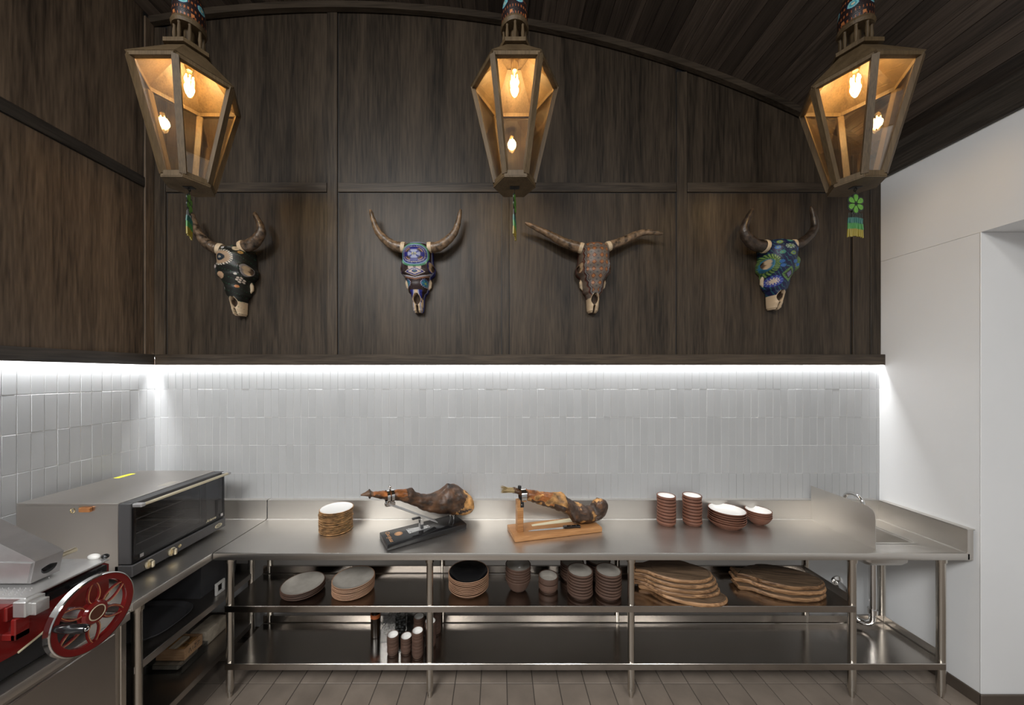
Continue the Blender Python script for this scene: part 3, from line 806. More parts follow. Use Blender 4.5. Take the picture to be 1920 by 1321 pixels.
def make_lantern(x, y, label, zc):
    L_ = thing('lantern', label, 'lantern', (x, y, 0), 0, 'wooden lanterns hanging from the ceiling')
    lo_, hi = hexa(LB - .004, LZ0), hexa(LT - .006, LZ1)
    for i in range(6):
        bar(MB(), lo_[i], hi[i], 0, .027, .022).build('post', 'lantern_wood', L_)
    for i in range(6):
        j = (i + 1) % 6
        bar(MB(), hi[i], hi[j], 0, .020, .022).build('top_rail', 'lantern_wood', L_)
        bar(MB(), lo_[i], lo_[j], 0, .026, .020).build('bottom_rail', 'lantern_wood', L_)
        k = .97
        a, b, c, d = lo_[i] * 1, lo_[j] * 1, hi[j] * 1, hi[i] * 1
        q = [Vector((p.x * k, p.y * k, p.z)) for p in (a, b, c, d)]
        n = (q[1] - q[0]).cross(q[3] - q[0]).normalized() * .003
        MB().prism(q, n).build('glass_pane', 'pane', L_, ang=0)
    base = MB().prism(hexa(LB + .006, LZ0 - .020), (0, 0, .022)).build('base_plate', 'lantern_wood', L_, ang=0)
    MB().box(-.024, .024, -.014, .014, LZ0 - .0225, LZ0 - .0195).build('slot', 'black_matte', base)
    q = [(.0, .007 * math.cos(a * PI / 6), LZ0 - .032 + .008 * math.sin(a * PI / 6)) for a in range(12)]
    MB().tube(q, .0018, 6, closed=True).build('eye_hook', 'black_matte', base)
    # hollow hip roof of six boards
    rz0, rz1, rs0, rs1 = LZ1 + .010, 3.632, LT + .010, .082
    A, B = hexa(rs0, rz0), hexa(rs1, rz1)
    for i in range(6):
        j = (i + 1) % 6
        q = [A[i], A[j], B[j], B[i]]
        n = (q[1] - q[0]).cross(q[3] - q[0]).normalized() * .012
        if n.z < 0: n = -n
        MB().prism([p - n for p in q], n).build('roof_panel', 'lantern_wood', L_, ang=0)
    MB().prism(hexa(.102, 3.632), (0, 0, .020)).build('cap_plate', 'lantern_wood', L_, ang=0)
    gl = MB().lathe([(0, 3.652), (.066, 3.652), (.070, 3.662), (.066, 3.672), (0, 3.672)], 28).build('gallery_ring', 'lantern_wood', L_)
    for i in range(8):
        a = i * PI / 4
        MB().lathe([(.008, 0), (.006, .012), (.009, .045), (.006, .080), (.008, .092)], 10, (.056 * math.cos(a), .056 * math.sin(a), 3.671)).build('baluster', 'lantern_wood', L_)
    MB().lathe([(0, 3.672), (.022, 3.672), (.022, 3.765), (0, 3.765)], 16).build('core', 'lantern_wood', L_)
    MB().lathe([(0, 3.762), (.068, 3.762), (.074, 3.776), (.068, 3.792), (0, 3.792)], 28).build('gallery_ring', 'lantern_wood', L_)
    # beaded sleeve, coloured bead by bead
    n, rows_ = 120, 46
    prof = []
    for r in range(rows_ + 1):
        t = r / rows_; prof.append((.066 - .016 * t * t + .004 * math.sin(t * PI), 3.792 + .145 * t))
    sm = MB().lathe(prof, n)
    me = sm.mesh('beaded_sleeve', 'beadwork_cap')
    ca_ = me.color_attributes.new('bead', 'FLOAT_COLOR', 'CORNER')
    for p in me.polygons:
        c = p.center; an = math.atan2(c.y, c.x); t = (c.z - 3.792) / .145
        cell = an * 5 / (2 * PI); u = (cell - round(cell)) * 2 * PI * .062 / 5
        rr = math.hypot(u, (t - .55) * .145)
        rr2 = math.hypot(((cell + .5) - round(cell + .5)) * 2 * PI * .062 / 5, (t - .1) * .145)
        if rr < .007: col = (.55, .50, .35)
        elif rr < .013: col = (.06, .30, .38)
        elif rr < .020: col = (.22, .50, .50)
        elif rr < .023: col = (.015, .03, .10)
        elif rr2 < .008: col = (.45, .16, .05)
        elif int(an * 14) % 3 == 0 and int(t * 12) % 3 == 0: col = (.30, .09, .03)
        else: col = (.018, .010, .010)
        for li in p.loop_indices: ca_.data[li].color = (*col, 1)
    link('beaded_sleeve', me, L_)
    MB().lathe([(.050, 3.935), (.052, 3.945), (.040, 3.98), (.020, 4.005), (.016, zc - .03), (.05, zc - .028), (.052, zc + .005), (0, zc + .005)], 24).build('stem', 'lantern_wood', L_)
    # bulb
    MB().lathe([(0, 3.632), (.020, 3.632), (.020, 3.575), (.014, 3.560), (0, 3.560)], 18).build('socket', 'brass', L_)
    bl = MB().lathe([(.013, 3.565), (.016, 3.545), (.028, 3.515), (.033, 3.485), (.030, 3.455), (.018, 3.435), (0, 3.428)], 24).build('bulb', 'bulb_glass', L_)
    m = MB()
    for i in range(6):
        a = i * PI / 3
        m.tube([(.012 * math.cos(a), .012 * math.sin(a), 3.462), (.016 * math.cos(a + .4), .016 * math.sin(a + .4), 3.532)], .0030, 6)
    m.build('filament', 'filament', bl)
    d = bpy.data.lights.new('bulb_light', 'POINT'); d.energy = 9; d.color = (1.0, .73, .37); d.shadow_soft_size = .026
    o = bpy.data.objects.new('bulb_light', d); C.objects.link(o); o.parent = L_; o.location = (0, 0, 3.497)
    return L_


LY = 1.75
make_lantern(-1.611, LY, 'wooden hexagonal lantern hanging at the left, near the dark side wall', arc(-1.611))
make_lantern(.083, LY, 'wooden hexagonal lantern hanging in the middle, above the two middle skulls', arc(.083))
make_lantern(1.858, LY, 'wooden hexagonal lantern hanging at the right, near the white wall', arc(1.858))


def make_tassel(x, rz, label):
    T = thing('beaded_tassel', label, 'tassel', (x, LY, 2.92), rz, 'green beaded tassels under the lanterns')
    MB().tube([(0, 0, .024), (0, 0, .016), (.002, 0, .008), (0, 0, .001)], .0014, 6).build('cord', 'bead_black', T)
    zc = -.050
    for i in range(6):
        a = i * PI / 3 + PI / 6 + PI / 3 * 0
        a = i * PI / 3 + PI / 6
        ca_, sa = math.cos(a), math.sin(a)
        out, inn = [], []
        for s in range(16):
            u = 2 * PI * s / 16
            for lst, A, B in ((out, .0275, .0185), (inn, .0205, .0125)):
                rr = .029 + A * .92 * math.cos(u); ww = B * math.sin(u) * (1 + .35 * math.cos(u))
                lst.append((rr * ca_ - ww * sa, 0, zc + rr * sa + ww * ca_))
        p = MB().prism([(x_, -.002, z_) for x_, _, z_ in out], (0, .004, 0)).build('petal', 'bead_black', T)
        MB().prism([(x_, -.0032, z_) for x_, _, z_ in inn], (0, .0064, 0)).build('petal_fill', 'petal_green', p)
    for i in range(9):
        x_ = -.040 + i * .010
        z0 = -.094 - .004 * abs(i - 4) * .3
        m = MB()
        segs = [(.0, .026, 0), (.026, .055, 1), (.055, .085, 2), (.085, .124 + random.uniform(-.004, .004), 3)]
        for s0, s1, mi in segs:
            m.tube([(x_ * (1 + s0), 0, z0 - s0), (x_ * (1 + s1), random.uniform(-.002, .002), z0 - s1)], .0022 if mi == 0 else .0042, 6, mi)
        m.build('strand', ['bead_black', 'bead_teal', 'bead_green', 'bead_yellow'], T)
    return T


make_tassel(-1.611, math.radians(-60), 'green beaded flower tassel dangling under the left lantern')
make_tassel(.083, math.radians(80), 'green beaded flower tassel dangling under the middle lantern')
make_tassel(1.858, math.radians(8), 'green beaded flower tassel dangling under the right lantern')

# ------------------------------------------------------------------ beaded skulls
SKW = [(0, .072), (.04, .098), (.10, .108), (.18, .110), (.27, .110), (.36, .128), (.42, .124), (.50, .092), (.57, .080), (.64, .076), (.70, .070), (.745, .050), (.80, .043), (.90, .041), (.97, .038), (1.0, .028)]
SKD = [(0, .10), (.06, .150), (.16, .172), (.30, .165), (.42, .150), (.60, .125), (.75, .105), (.90, .085), (.97, .07), (1, .055)]


def lerp(tab, t):
    for (a, va), (b, vb) in zip(tab[:-1], tab[1:]):
        if t <= b:
            u = (t - a) / (b - a); u = u * u * (3 - 2 * u); return va + (vb - va) * u
    return tab[-1][1]


def sst(a, b, x):
    x = max(0, min(1, (x - a) / (b - a))); return x * x * (3 - 2 * x)


SKL = .50
BONE = (.55, .42, .28); BONE_SHADE = (.07, .045, .03)  # dark tone paints shade inside sockets and nose opening, and covers the back


def ring_dist(a, b, ca_, cb): return math.hypot(a - ca_, b - cb)


def flower(r, an, R, n, c_in, c_pet, c_gap, c_rim):
    if r < R * .22: return c_in
    if r < R * .72: return c_pet if math.cos(an * n) > -.25 else c_gap
    if r < R * .86: return c_gap
    return c_rim


def pat_black(a, b, t, s):
    base = (.010, .011, .009)
    r = ring_dist(a, b, -.022, .105); an = math.atan2(b - .105, a + .022)
    if r < .013: return (.30, .26, .20) if r < .008 else (.02, .03, .05)
    if r < .024: return (.015, .022, .03)
    if r < .046: return (.34, .235, .15)
    if r < .057: return (.55, .50, .42) if math.cos(an * 26) > -.1 else base
    if r < .064: return base
    for ca_, cb, R, col in ((-.062, .028, .018, (.20, .19, .19)), (-.018, .030, .010, (.45, .43, .42)), (.005, .018, .008, (.35, .33, .30)), (.04, .035, .018, (.42, .34, .22)), (.064, .062, .012, (.35, .20, .06)), (.036, .218, .008, (.5, .48, .44)), (-.045, .29, .012, (.55, .52, .45)), (-.04, .312, .012, (.55, .52, .45)), (.03, .30, .01, (.42, .16, .05)), (-.075, .165, .02, (.30, .24, .22))):
        q = ring_dist(a, b, ca_, cb)
        if q < R: return col if q > R * .35 or R < .012 else (col[0] * .6, col[1] * .6, col[2] * .6)
    for i in range(7):
        an2 = i * PI / 3; rr = .0 if i == 6 else .0155
        if ring_dist(a, b, .052 + rr * math.cos(an2), .255 + rr * math.sin(an2)) < .0062: return (.55, .46, .38)
    q = ring_dist(a, b, -.036, .225)
    if q < .024: return (.42, .27, .17)
    if (int(a * 330) * 7 + int(b * 330) * 13) % 47 == 0: return (.03, .14, .07)
    if t > .80: return None
    return base


def pat_blue(a, b, t, s):
    base = (.022, .010, .010); blue = (.012, .016, .16); lav = (.24, .27, .42); pale = (.42, .40, .44)
    r = ring_dist(a, b, 0, .108); an = math.atan2(b - .108, a)
    if r < .084:
        if r < .010: return (.35, .33, .12) if math.cos(an * 6) > -.3 else blue
        if r < .028: return lav if math.cos(an * 4) > -.5 else blue
        if r < .046: return blue if math.cos(an * 4) > .0 else (base if r < .04 else (.30, .17, .10))
        if r < .052: return blue
        if r < .059: return pale if math.cos(an * 44) > 0 else base
        if r < .066: return blue
        if r < .073: return (.19, .28, .42)
        return (.07, .22, .12)
    if abs(s) > .90: return blue
    if abs(s) > .82: return lav
    if b < .02: return lav if b < .012 else base
    q = abs(a) / .052 + abs(b - .225) / .030
    if ring_dist(a, b, 0, .222) < .010: return (.05, .12, .10) if ring_dist(a, b, 0, .222) < .006 else blue
    if q < 1: return (.50, .42, .36) if q < .62 or q > .86 else blue
    if ring_dist(a, b, -.018, .196) < .012 or ring_dist(a, b, .018, .196) < .012: return (.46, .38, .34)
    v = b - .262 + abs(a) * .35
    if 0 < v < .007: return pale
    if .010 < v < .016: return (.30, .14, .09)
    for ca_ in (-.052, .052):
        r = ring_dist(a, b, ca_, .298); an = math.atan2(b - .298, a - ca_)
        if r < .030: return flower(r, an, .030, 6, (.30, .42, .12), (.05, .25, .32), (.02, .08, .20), blue if math.cos(an * 16) > 0 else pale)
    if t > .69 and abs(a) < .030:
        w = (t - .69) / .31
        e = abs(a) - (.006 + .012 * w)
        if e < 0: return None
        if e < .006: return lav
        if e < .014 and t < .86: return blue
        return None if t > .8 else blue
    if t > .93: return blue
    if t > .82: return None
    return base


def pat_diamond(a, b, t, s):
    base = (.135, .105, .085); orange = (.26, .095, .030); dark = (.030, .028, .032); red = (.085, .024, .014)
    if t > .80: return None
    if b < .008: return (.20, .10, .06)
    zig = .050 + .010 * abs(((b / .045) % 1) * 2 - 1) - max(0, b - .20) * .28
    e = abs(a) - zig
    if e < 0:
        u = a / .030; v = b / .046
        q = abs(((u + 0) % 1) - .5) + abs((v % 1) - .5)
        if q < .20: return (.30, .125, .045)
        if q < .31: return orange
        if q < .40: return red
        q2 = abs((u + .5) % 1 - .5) + abs((v + .5) % 1 - .5)
        if q2 < .14: return (.05, .06, .065)
        return base
    if e < .004: return dark
    if e < .009: return (.18, .16, .15)
    if e < .014: return dark
    if e < .021: return red
    if abs(s) > .93: return red
    return base


def pat_green(a, b, t, s):
    base = (.008, .012, .055); lg = (.16, .26, .07); lb = (.035, .12, .34); teal = (.03, .16, .18)
    if t > .80 and abs(a) < .06: return None
    q = abs(a - .012) / .030 + abs(b - .262) / .052
    if q < 1:
        if q < .42: return (.22, .22, .34) if (int(a * 400) + int(b * 400)) % 2 else (.06, .06, .2)
        if q < .62: return (.012, .016, .02)
        if q < .80: return lg if (int(b * 300)) % 2 else (.01, .03, .02)
        return (.10, .22, .06)
    r = ring_dist(a, b, -.045, .305); an = math.atan2(b - .305, a + .045)
    if r < .038:
        if r < .014: return (.50, .42, .34)
        if r < .024: return (.50, .45, .40) if math.cos(an * 12) > 0 else (.03, .03, .25)
        return (.03, .035, .26) if math.cos(an * 12) > -.4 else (.10, .16, .35)
    r = ring_dist(a, b, 0, .075); an = math.atan2(b - .075, a)
    if r < .026: return flower(r, an, .026, 8, lg, (.30, .40, .30), base, base)
    for i in range(7):
        g = i * 2 * PI / 7 + .4
        ca_, cb = .052 * math.cos(g), .075 + .050 * math.sin(g)
        r = ring_dist(a, b, ca_, cb); an = math.atan2(b - cb, a - ca_)
        if r < .019:
            cA = (lb, lg, (.05, .20, .16))[i % 3]; cB = (lg, lb, lg)[i % 3]
            return flower(r, an, .019, 6, cB, cA, cA if r < .013 else base, base)
    for ca_, cb in ((-.028, .178), (.03, .178), (-.02, .205), (.05, .20)):
        if ring_dist(a, b, ca_, cb) < .012: return lb
    # serrated sweep around each eye socket
    for sgn in (-1, 1):
        r = math.hypot(a - sgn * .10, (b - .19) * .85); an = math.atan2(b - .19, a - sgn * .10)
        if r < .038: return (.03, .14, .24)
        if r < .068: return lg if math.cos(an * 30 + r * 260) > 0 else (.012, .05, .03)
    if (int(a * 260) * 5 + int(b * 260) * 11) % 9 == 0: return teal
    return base


def make_skull(x, z, pat, horns, label, rz, hmat, roll=0.0):
    S = thing('beaded_skull', label, 'skull', (x, PY - .012, z), 0, 'beaded bull skulls on the oak wall')
    S.rotation_euler = (0, roll, rz)
    NF, NB, NR = 84, 14, 190
    rings, uv = [], []
    for i in range(NR + 1):
        t = i / NR; w = lerp(SKW, t); d = lerp(SKD, t); ring = []; row = []
        for j in range(NF + NB):
            if j <= NF:
                th = PI - PI * j / NF            # left to right across the front
                c, s_ = math.cos(th), math.sin(th)
                xx = w * math.copysign(abs(c) ** .85, c); yy = -d * (s_ ** .62)
                sv = -(th - PI / 2) / (PI / 2)
            else:
                u = (j - NF) / NB; xx = w * (1 - 2 * u); yy = .010; sv = 9
            a = sv * w * 1.12 if sv < 2 else 9; b = t * SKL
            # eye sockets, cheek hollows and nose openings
            if sv < 2:
                for sgn in (-1, 1):
                    q = math.hypot((sv - sgn * .70) * .16, (b - .185) * .92)
                    yy += .060 * (1 - sst(.016, .034, q)) - .012 * math.exp(-((q - .040) / .009) ** 2)
                    q = math.hypot((sv - sgn * .80) * .10, (b - .30) * .8)
                    yy += .020 * (1 - sst(.0, .05, q))
                    xx -= sgn * .014 * math.exp(-((b - .275) / .03) ** 2) * (abs(sv) > .5) * sst(.5, .9, abs(sv))
                if t > .70:
                    # teardrop nasal opening above two prongs with a slit between
                    hwid = .0165 * math.sin(PI * min(1, max(0, (t - .735) / .165)))
                    yy += .050 * (1 - sst(hwid * .6, hwid + .004, abs(a))) * (hwid > .001)
                    yy += .035 * sst(.89, .92, t) * (1 - sst(.002, .006, abs(a)))
                yy = min(yy, .008)
            ring.append((xx, yy, -b)); row.append((a, b, t, sv))
        rings.append(ring); uv.append(row)
    m = MB().loft(rings)
    me = m.mesh('skull', 'beadwork', 60)
    ca_ = me.color_attributes.new('bead', 'FLOAT_COLOR', 'POINT')
    k = 0
    for i, row in enumerate(uv):
        for j, (a, b, t, sv) in enumerate(row):
            col = None
            if sv < 2:
                col = pat(a, b, t, sv)
                for sgn in (-1, 1):
                    q = math.hypot((sv - sgn * .70) * .16, (b - .185) * .92)
                    if q < .021: col = BONE_SHADE
                    elif q < .031: col = BONE
                    elif q < .040 and pat is pat_black: col = (.20, .18, .175)
                    elif q < .036 and pat is pat_diamond: col = (.10, .035, .02)
                    elif q < .037 and pat is pat_blue: col = (.012, .016, .16)
                if t > .70:
                    hwid = .0165 * math.sin(PI * min(1, max(0, (t - .735) / .165)))
                    if abs(a) < hwid: col = BONE_SHADE
                    elif t > .90 and abs(a) < .0036: col = BONE_SHADE
                    elif abs(a) < hwid + .006 and hwid > .002: col = BONE
            if col is None: col = BONE if sv < 2 else BONE_SHADE
            ca_.data[k].color = (*col, 1); k += 1
    link('skull', me, S)
    # bony cheek edge (teeth row) below each socket
    for sgn in (-1, 1):
        pts = [(sgn * .080, -.030, -.25), (sgn * .086, -.020, -.275), (sgn * .082, -.012, -.305), (sgn * .066, -.012, -.33)]
        MB().tube(pts, [.010, .014, .013, .007], 10).build('tooth_row', 'bone', S)
    for sgn, pts, r0 in horns:
        ps = [Vector(p) for p in pts]
        # smooth path
        path = []
        for i in range(len(ps) - 1):
            p0 = ps[max(i - 1, 0)]; p1 = ps[i]; p2 = ps[i + 1]; p3 = ps[min(i + 2, len(ps) - 1)]
            for q in range(8):
                t = q / 8
                path.append(.5 * ((2 * p1) + (-p0 + p2) * t + (2 * p0 - 5 * p1 + 4 * p2 - p3) * t * t + (-p0 + 3 * p1 - 3 * p2 + p3) * t ** 3))
        path.append(ps[-1]); n = len(path)
        rs = []
        for i in range(n):
            t = i / (n - 1)
            rs.append(r0 * 1.22 * (1 - .74 * t ** 1.9) * (1 + .035 * math.sin(i * 2.1)) * (1 if t < .97 else .6))
        h = MB().tube(path, rs, 16, 0)
        for i in range(len(h.v)):
            h.v[i] = tuple(Vector(h.v[i]) + Vector((1, 1, 1)) * .0022 * mnoise.noise(Vector(h.v[i]) * 55))
        ho = h.build('horn', hmat, S, ang=60)
        c = path[2]; d = (path[3] - path[0]).normalized()
        MB().tube([path[0] - d * .012, path[0] + d * .004, path[0] + d * .016], [r0 * 1.24, r0 * 1.32, r0 * 1.25], 18).build('horn_base', 'bone', ho)
    return S


def hp(S, pix, depth):
    """horn points: pixels turned into points at the given distances out from the wall, local to the skull"""
    return [tuple(at(px, py, PY - dd) - Vector((S[0], PY - .012, S[1]))) for (px, py), dd in zip(pix, depth)]


sk1 = (at(434, 0, 2.43).x, at(0, 459, 2.43).z)
sk2 = (at(780, 0, 2.43).x, at(0, 453, 2.43).z)
sk3 = (at(1117, 0, 2.43).x, at(0, 453, 2.43).z)
sk4 = (at(1468, 0, 2.43).x, at(0, 447, 2.43).z)
make_skull(*sk1, pat_black, [(-1, hp(sk1, [(414, 468), (392, 459), (372, 436), (360, 399)], (.11, .12, .12, .10)), .034), (1, hp(sk1, [(456, 463), (475, 455), (490, 432), (477, 398)], (.10, .11, .12, .13)), .036)],
           'black beaded bull skull with a tan sunburst disc, nearest the left wall', 0, ['horn_a'], 0)
make_skull(*sk2, pat_blue, [(-1, hp(sk2, [(757, 464), (736, 459), (709, 434), (694, 393)], (.10, .10, .10, .11)), .031), (1, hp(sk2, [(805, 464), (826, 460), (853, 434), (864, 392)], (.10, .10, .10, .11)), .031)],
           'blue beaded bull skull with a round mandala on its forehead', 0, ['horn_b'], 0)
make_skull(*sk3, pat_diamond, [(-1, hp(sk3, [(1090, 465), (1062, 456), (1025, 437), (984, 417)], (.10, .09, .09, .11)), .030), (1, hp(sk3, [(1140, 462), (1164, 453), (1205, 436), (1243, 438)], (.10, .09, .09, .11)), .028)],
           'orange and grey diamond-patterned skull with wide spread horns', 0, ['horn_b'], 0)
make_skull(*sk4, pat_green, [(-1, hp(sk4, [(1434, 462), (1412, 456), (1395, 430), (1411, 391)], (.10, .11, .12, .13)), .036), (1, hp(sk4, [(1486, 460), (1503, 455), (1527, 428), (1521, 386)], (.10, .11, .12, .12)), .032)],
           'green and blue flower-beaded skull nearest the white wall', 0, ['horn_dark'], 0)

# ------------------------------------------------------------------ dishes
def dish_mesh(name, r, h, foot, step, wall, mats, taper=0.0, n=40, lift=.0):
    """stacking dish: straight wall above a narrower foot; returns body and glaze meshes"""
    out = [(0, .001), (foot * .9, 0), (foot, .001), (foot, step), (foot + (r - foot) * .55, step + .003), (r - taper * .3, step + .008 + lift)]
    out += [(r, h - .003), (r - .0015, h), (r - wall + .0015, h), (r - wall, h - .003)]
    inn = [(r - wall, h - .003), (r - wall - taper * .3, step + .010 + lift), (min(foot + .002, r - wall) - .004, step + .002), (0, step + .001)]
    return MB().lathe(out + inn[1:], n).mesh(name, mats[0]), MB().lathe([(a - .0004 if a > .001 else 0, z + .0004) for a, z in inn], n).mesh('glaze', mats[1])


def bowl_mesh(name, r, h, foot, mats, wall=.004, n=40, power=.5):
    out = [(0, .002), (foot * .85, .002), (foot * .9, 0), (foot, 0), (foot, .005)]
    k = 10
    for i in range(k + 1):
        t = i / k; out.append((foot + (r - foot) * (t ** power), .006 + (h - .008) * t))
    out += [(r - .001, h), (r - wall + .001, h)]
    inn = []
    for i in range(k, -1, -1):
        t = i / k; inn.append((max(.002, (foot + (r - foot) * (t ** power)) - wall), .010 + (h - .012) * t))
    inn.append((0, .009))
    return MB().lathe(out + inn, n).mesh(name, mats[0]), MB().lathe([(a - .0004 if a > .001 else 0, z + .0004) for a, z in inn], n).mesh('glaze', mats[1])


ORD = ('', 'second', 'third', 'fourth', 'fifth', 'sixth', 'seventh', 'eighth', 'ninth', 'tenth', 'eleventh', 'twelfth', 'thirteenth', 'fourteenth', 'fifteenth')


def stack(name, meshes, x, y, z, n, pitch, cat, top_label, rest_label, group, jit=.0015, sxy=(1, 1), rz=0):
    for i in range(n):
        o = link(name, meshes[0], None, (x + random.uniform(-jit, jit), y + random.uniform(-jit, jit), z + i * pitch))
        o.rotation_euler = (0, 0, rz + (random.uniform(-.4, .4) if sxy == (1, 1) else random.uniform(-.02, .02)))
        o.scale = (sxy[0], sxy[1], 1)
        tag(o, top_label if i == n - 1 else rest_label % ORD[n - 1 - i], cat, group)
        if i == n - 1: link('glaze', meshes[1], o)


Z0 = ZT + .001
# table top
rust = MB().lathe([(0, .001), (.085, 0), (.100, .003), (.1085, .0095), (.1095, .011), (.108, .0122), (.1045, .0122), (.100, .009), (.088, .0075), (0, .0072)], 44).mesh('stoneware_plate', 'rustic')
rustg = MB().lathe([(.1045, .0126), (.100, .0094), (.088, .0079), (0, .0076)], 44).mesh('glaze', 'glaze_white')
stack('stoneware_plate', (rust, rustg), -1.135, 2.345, Z0, 15, .0099, 'plate', 'rustic brown-edged plate with white glaze, top of its stack on the steel table',
      'rustic brown plate, %s from the top of the stack beside the black ham stand', 'rustic plates on the steel table', .003)
cup = dish_mesh('clay_dish', .063, .030, .052, .0075, .0065, ('clay', 'glaze_white'))
stack('clay_dish', cup, 1.215, 2.435, Z0, 9, .0222, 'dish', 'terracotta dish with white glaze topping the tall stack nearer the wooden ham stand',
      'terracotta dish, %s from the top of the tall stack nearer the wooden ham stand', 'terracotta dishes in two tall stacks', .0018)
stack('clay_dish', cup, 1.402, 2.435, Z0, 9, .0225, 'dish', 'terracotta dish with white glaze topping the tall stack next to the wide bowls',
      'terracotta dish, %s from the top of the tall stack next to the wide bowls', 'terracotta dishes in two tall stacks', .0018)
wide = bowl_mesh('clay_bowl', .117, .042, .078, ('clay', 'glaze_white'), .005, 48, .6)
stack('clay_bowl', wide, 1.632, 2.405, Z0, 6, .0155, 'bowl', 'wide shallow terracotta bowl with white glaze, top of its stack',
      'wide terracotta bowl, %s from the top of its stack on the table', 'wide terracotta bowls on the steel table', .0018)
sm_b = bowl_mesh('clay_bowl', .082, .060, .036, ('clay', 'glaze_white'), .005, 44, .52)
stack('clay_bowl', sm_b, 1.885, 2.44, Z0, 4, .0135, 'bowl', 'rounded terracotta bowl with white glaze, top of the stack nearest the sink',
      'rounded terracotta bowl, %s from the top of the stack nearest the sink', 'rounded terracotta bowls near the sink', .0015)
# middle shelf
Z1 = ZM + .001
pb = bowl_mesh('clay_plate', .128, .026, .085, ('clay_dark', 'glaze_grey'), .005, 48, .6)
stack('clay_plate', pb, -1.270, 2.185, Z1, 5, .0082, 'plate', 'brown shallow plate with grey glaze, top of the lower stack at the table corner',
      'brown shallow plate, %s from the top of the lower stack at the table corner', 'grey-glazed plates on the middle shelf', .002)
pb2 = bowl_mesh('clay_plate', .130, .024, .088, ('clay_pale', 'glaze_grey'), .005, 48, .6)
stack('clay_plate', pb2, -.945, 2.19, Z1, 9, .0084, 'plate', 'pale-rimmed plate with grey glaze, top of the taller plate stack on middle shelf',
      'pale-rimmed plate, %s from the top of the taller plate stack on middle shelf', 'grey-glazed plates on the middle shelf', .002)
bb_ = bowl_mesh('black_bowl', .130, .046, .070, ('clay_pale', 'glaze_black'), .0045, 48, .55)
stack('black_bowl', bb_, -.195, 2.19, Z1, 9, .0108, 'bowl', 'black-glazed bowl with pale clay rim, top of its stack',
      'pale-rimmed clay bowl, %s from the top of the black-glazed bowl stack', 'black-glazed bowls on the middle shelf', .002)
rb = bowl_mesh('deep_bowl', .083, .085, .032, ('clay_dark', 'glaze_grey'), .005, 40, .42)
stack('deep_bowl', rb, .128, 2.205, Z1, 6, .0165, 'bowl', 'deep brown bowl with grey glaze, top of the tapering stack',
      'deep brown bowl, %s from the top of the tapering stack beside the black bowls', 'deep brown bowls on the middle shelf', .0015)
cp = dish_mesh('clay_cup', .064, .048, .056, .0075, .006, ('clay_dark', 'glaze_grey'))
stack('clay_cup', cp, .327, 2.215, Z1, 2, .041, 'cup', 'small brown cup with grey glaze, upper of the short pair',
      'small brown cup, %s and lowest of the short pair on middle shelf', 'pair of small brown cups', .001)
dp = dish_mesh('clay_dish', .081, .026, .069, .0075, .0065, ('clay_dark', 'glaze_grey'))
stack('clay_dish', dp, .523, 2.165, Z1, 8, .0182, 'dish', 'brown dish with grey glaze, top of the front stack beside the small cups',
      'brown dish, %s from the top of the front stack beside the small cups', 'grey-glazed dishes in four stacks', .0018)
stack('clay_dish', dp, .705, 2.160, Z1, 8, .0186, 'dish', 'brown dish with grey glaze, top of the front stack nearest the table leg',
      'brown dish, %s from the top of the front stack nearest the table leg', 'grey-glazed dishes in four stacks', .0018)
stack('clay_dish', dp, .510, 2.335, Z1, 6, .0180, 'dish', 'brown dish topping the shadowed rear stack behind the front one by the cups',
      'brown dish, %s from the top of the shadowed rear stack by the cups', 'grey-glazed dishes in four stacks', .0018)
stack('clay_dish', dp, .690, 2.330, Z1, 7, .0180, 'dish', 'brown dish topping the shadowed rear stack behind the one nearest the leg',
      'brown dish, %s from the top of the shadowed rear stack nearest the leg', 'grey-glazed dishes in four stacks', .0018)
# bottom shelf cups
Z2 = ZL + .001
tc_ = dish_mesh('clay_cup', .0355, .036, .030, .0075, .004, ('clay_dark', 'glaze_white'), n=28)
for (x, y, n_, lab) in ((-.669, 2.128, 5, 'front left short stack by the glass jar'), (-.588, 2.142, 4, 'middle short stack on bottom shelf'),
                        (-.508, 2.108, 7, 'tallest front stack beside the leg'), (-.535, 2.26, 6, 'dark rear stack left of the leg'),
                        (-.445, 2.19, 7, 'stack hidden behind the leg'), (-.43, 2.30, 8, 'rear stack just right of the leg')):
    stack('clay_cup', tc_, x, y, Z2, n_, .0205, 'cup', 'white-lined brown cup, top of the ' + lab, 'brown cup, %s from the top of the ' + lab, 'small brown cups on the bottom shelf', .001)

# jar of pebbles and bottle on the bottom shelf
jr = thing('clear_box', 'clear plastic box of dark pebbles on the bottom shelf', 'container', (-.69, 2.28, Z2))
bm_ = MB()
for a, b, c, d in ((-.09, -.086, -.07, .07), (.086, .09, -.07, .07), (-.086, .086, -.07, -.066), (-.086, .086, .066, .07)):
    bm_.box(a, b, c, d, 0, .20)
bm_.box(-.09, .09, -.07, .07, 0, .004)
bm_.build('box_wall', 'plastic', jr, ang=0)
MB().box(-.094, .094, -.074, .074, .196, .204, bev=.002).build('lid', 'plastic', jr)
pm = MB()
for i in range(150):
    pm.sphere((random.uniform(-.072, .072), random.uniform(-.053, .053), random.uniform(.016, .135)), random.uniform(.009, .014), 5, sc_=(1.2, .9, .8))
o = pm.build('pebbles', 'pebble', jr); tag(o, kind='stuff')
bo = thing('bottle', 'dark glass bottle with an orange neck band on the bottom shelf', 'bottle', (-.83, 2.27, Z2))
MB().lathe([(0, 0), (.030, 0), (.033, .004), (.033, .135), (.030, .150), (.022, .158), (0, .158)], 24).build('body', 'dark_liquid', bo)
MB().lathe([(.0335, .128), (.034, .130), (.034, .150), (.031, .153)], 24).build('neck_band', 'orange_label', bo)
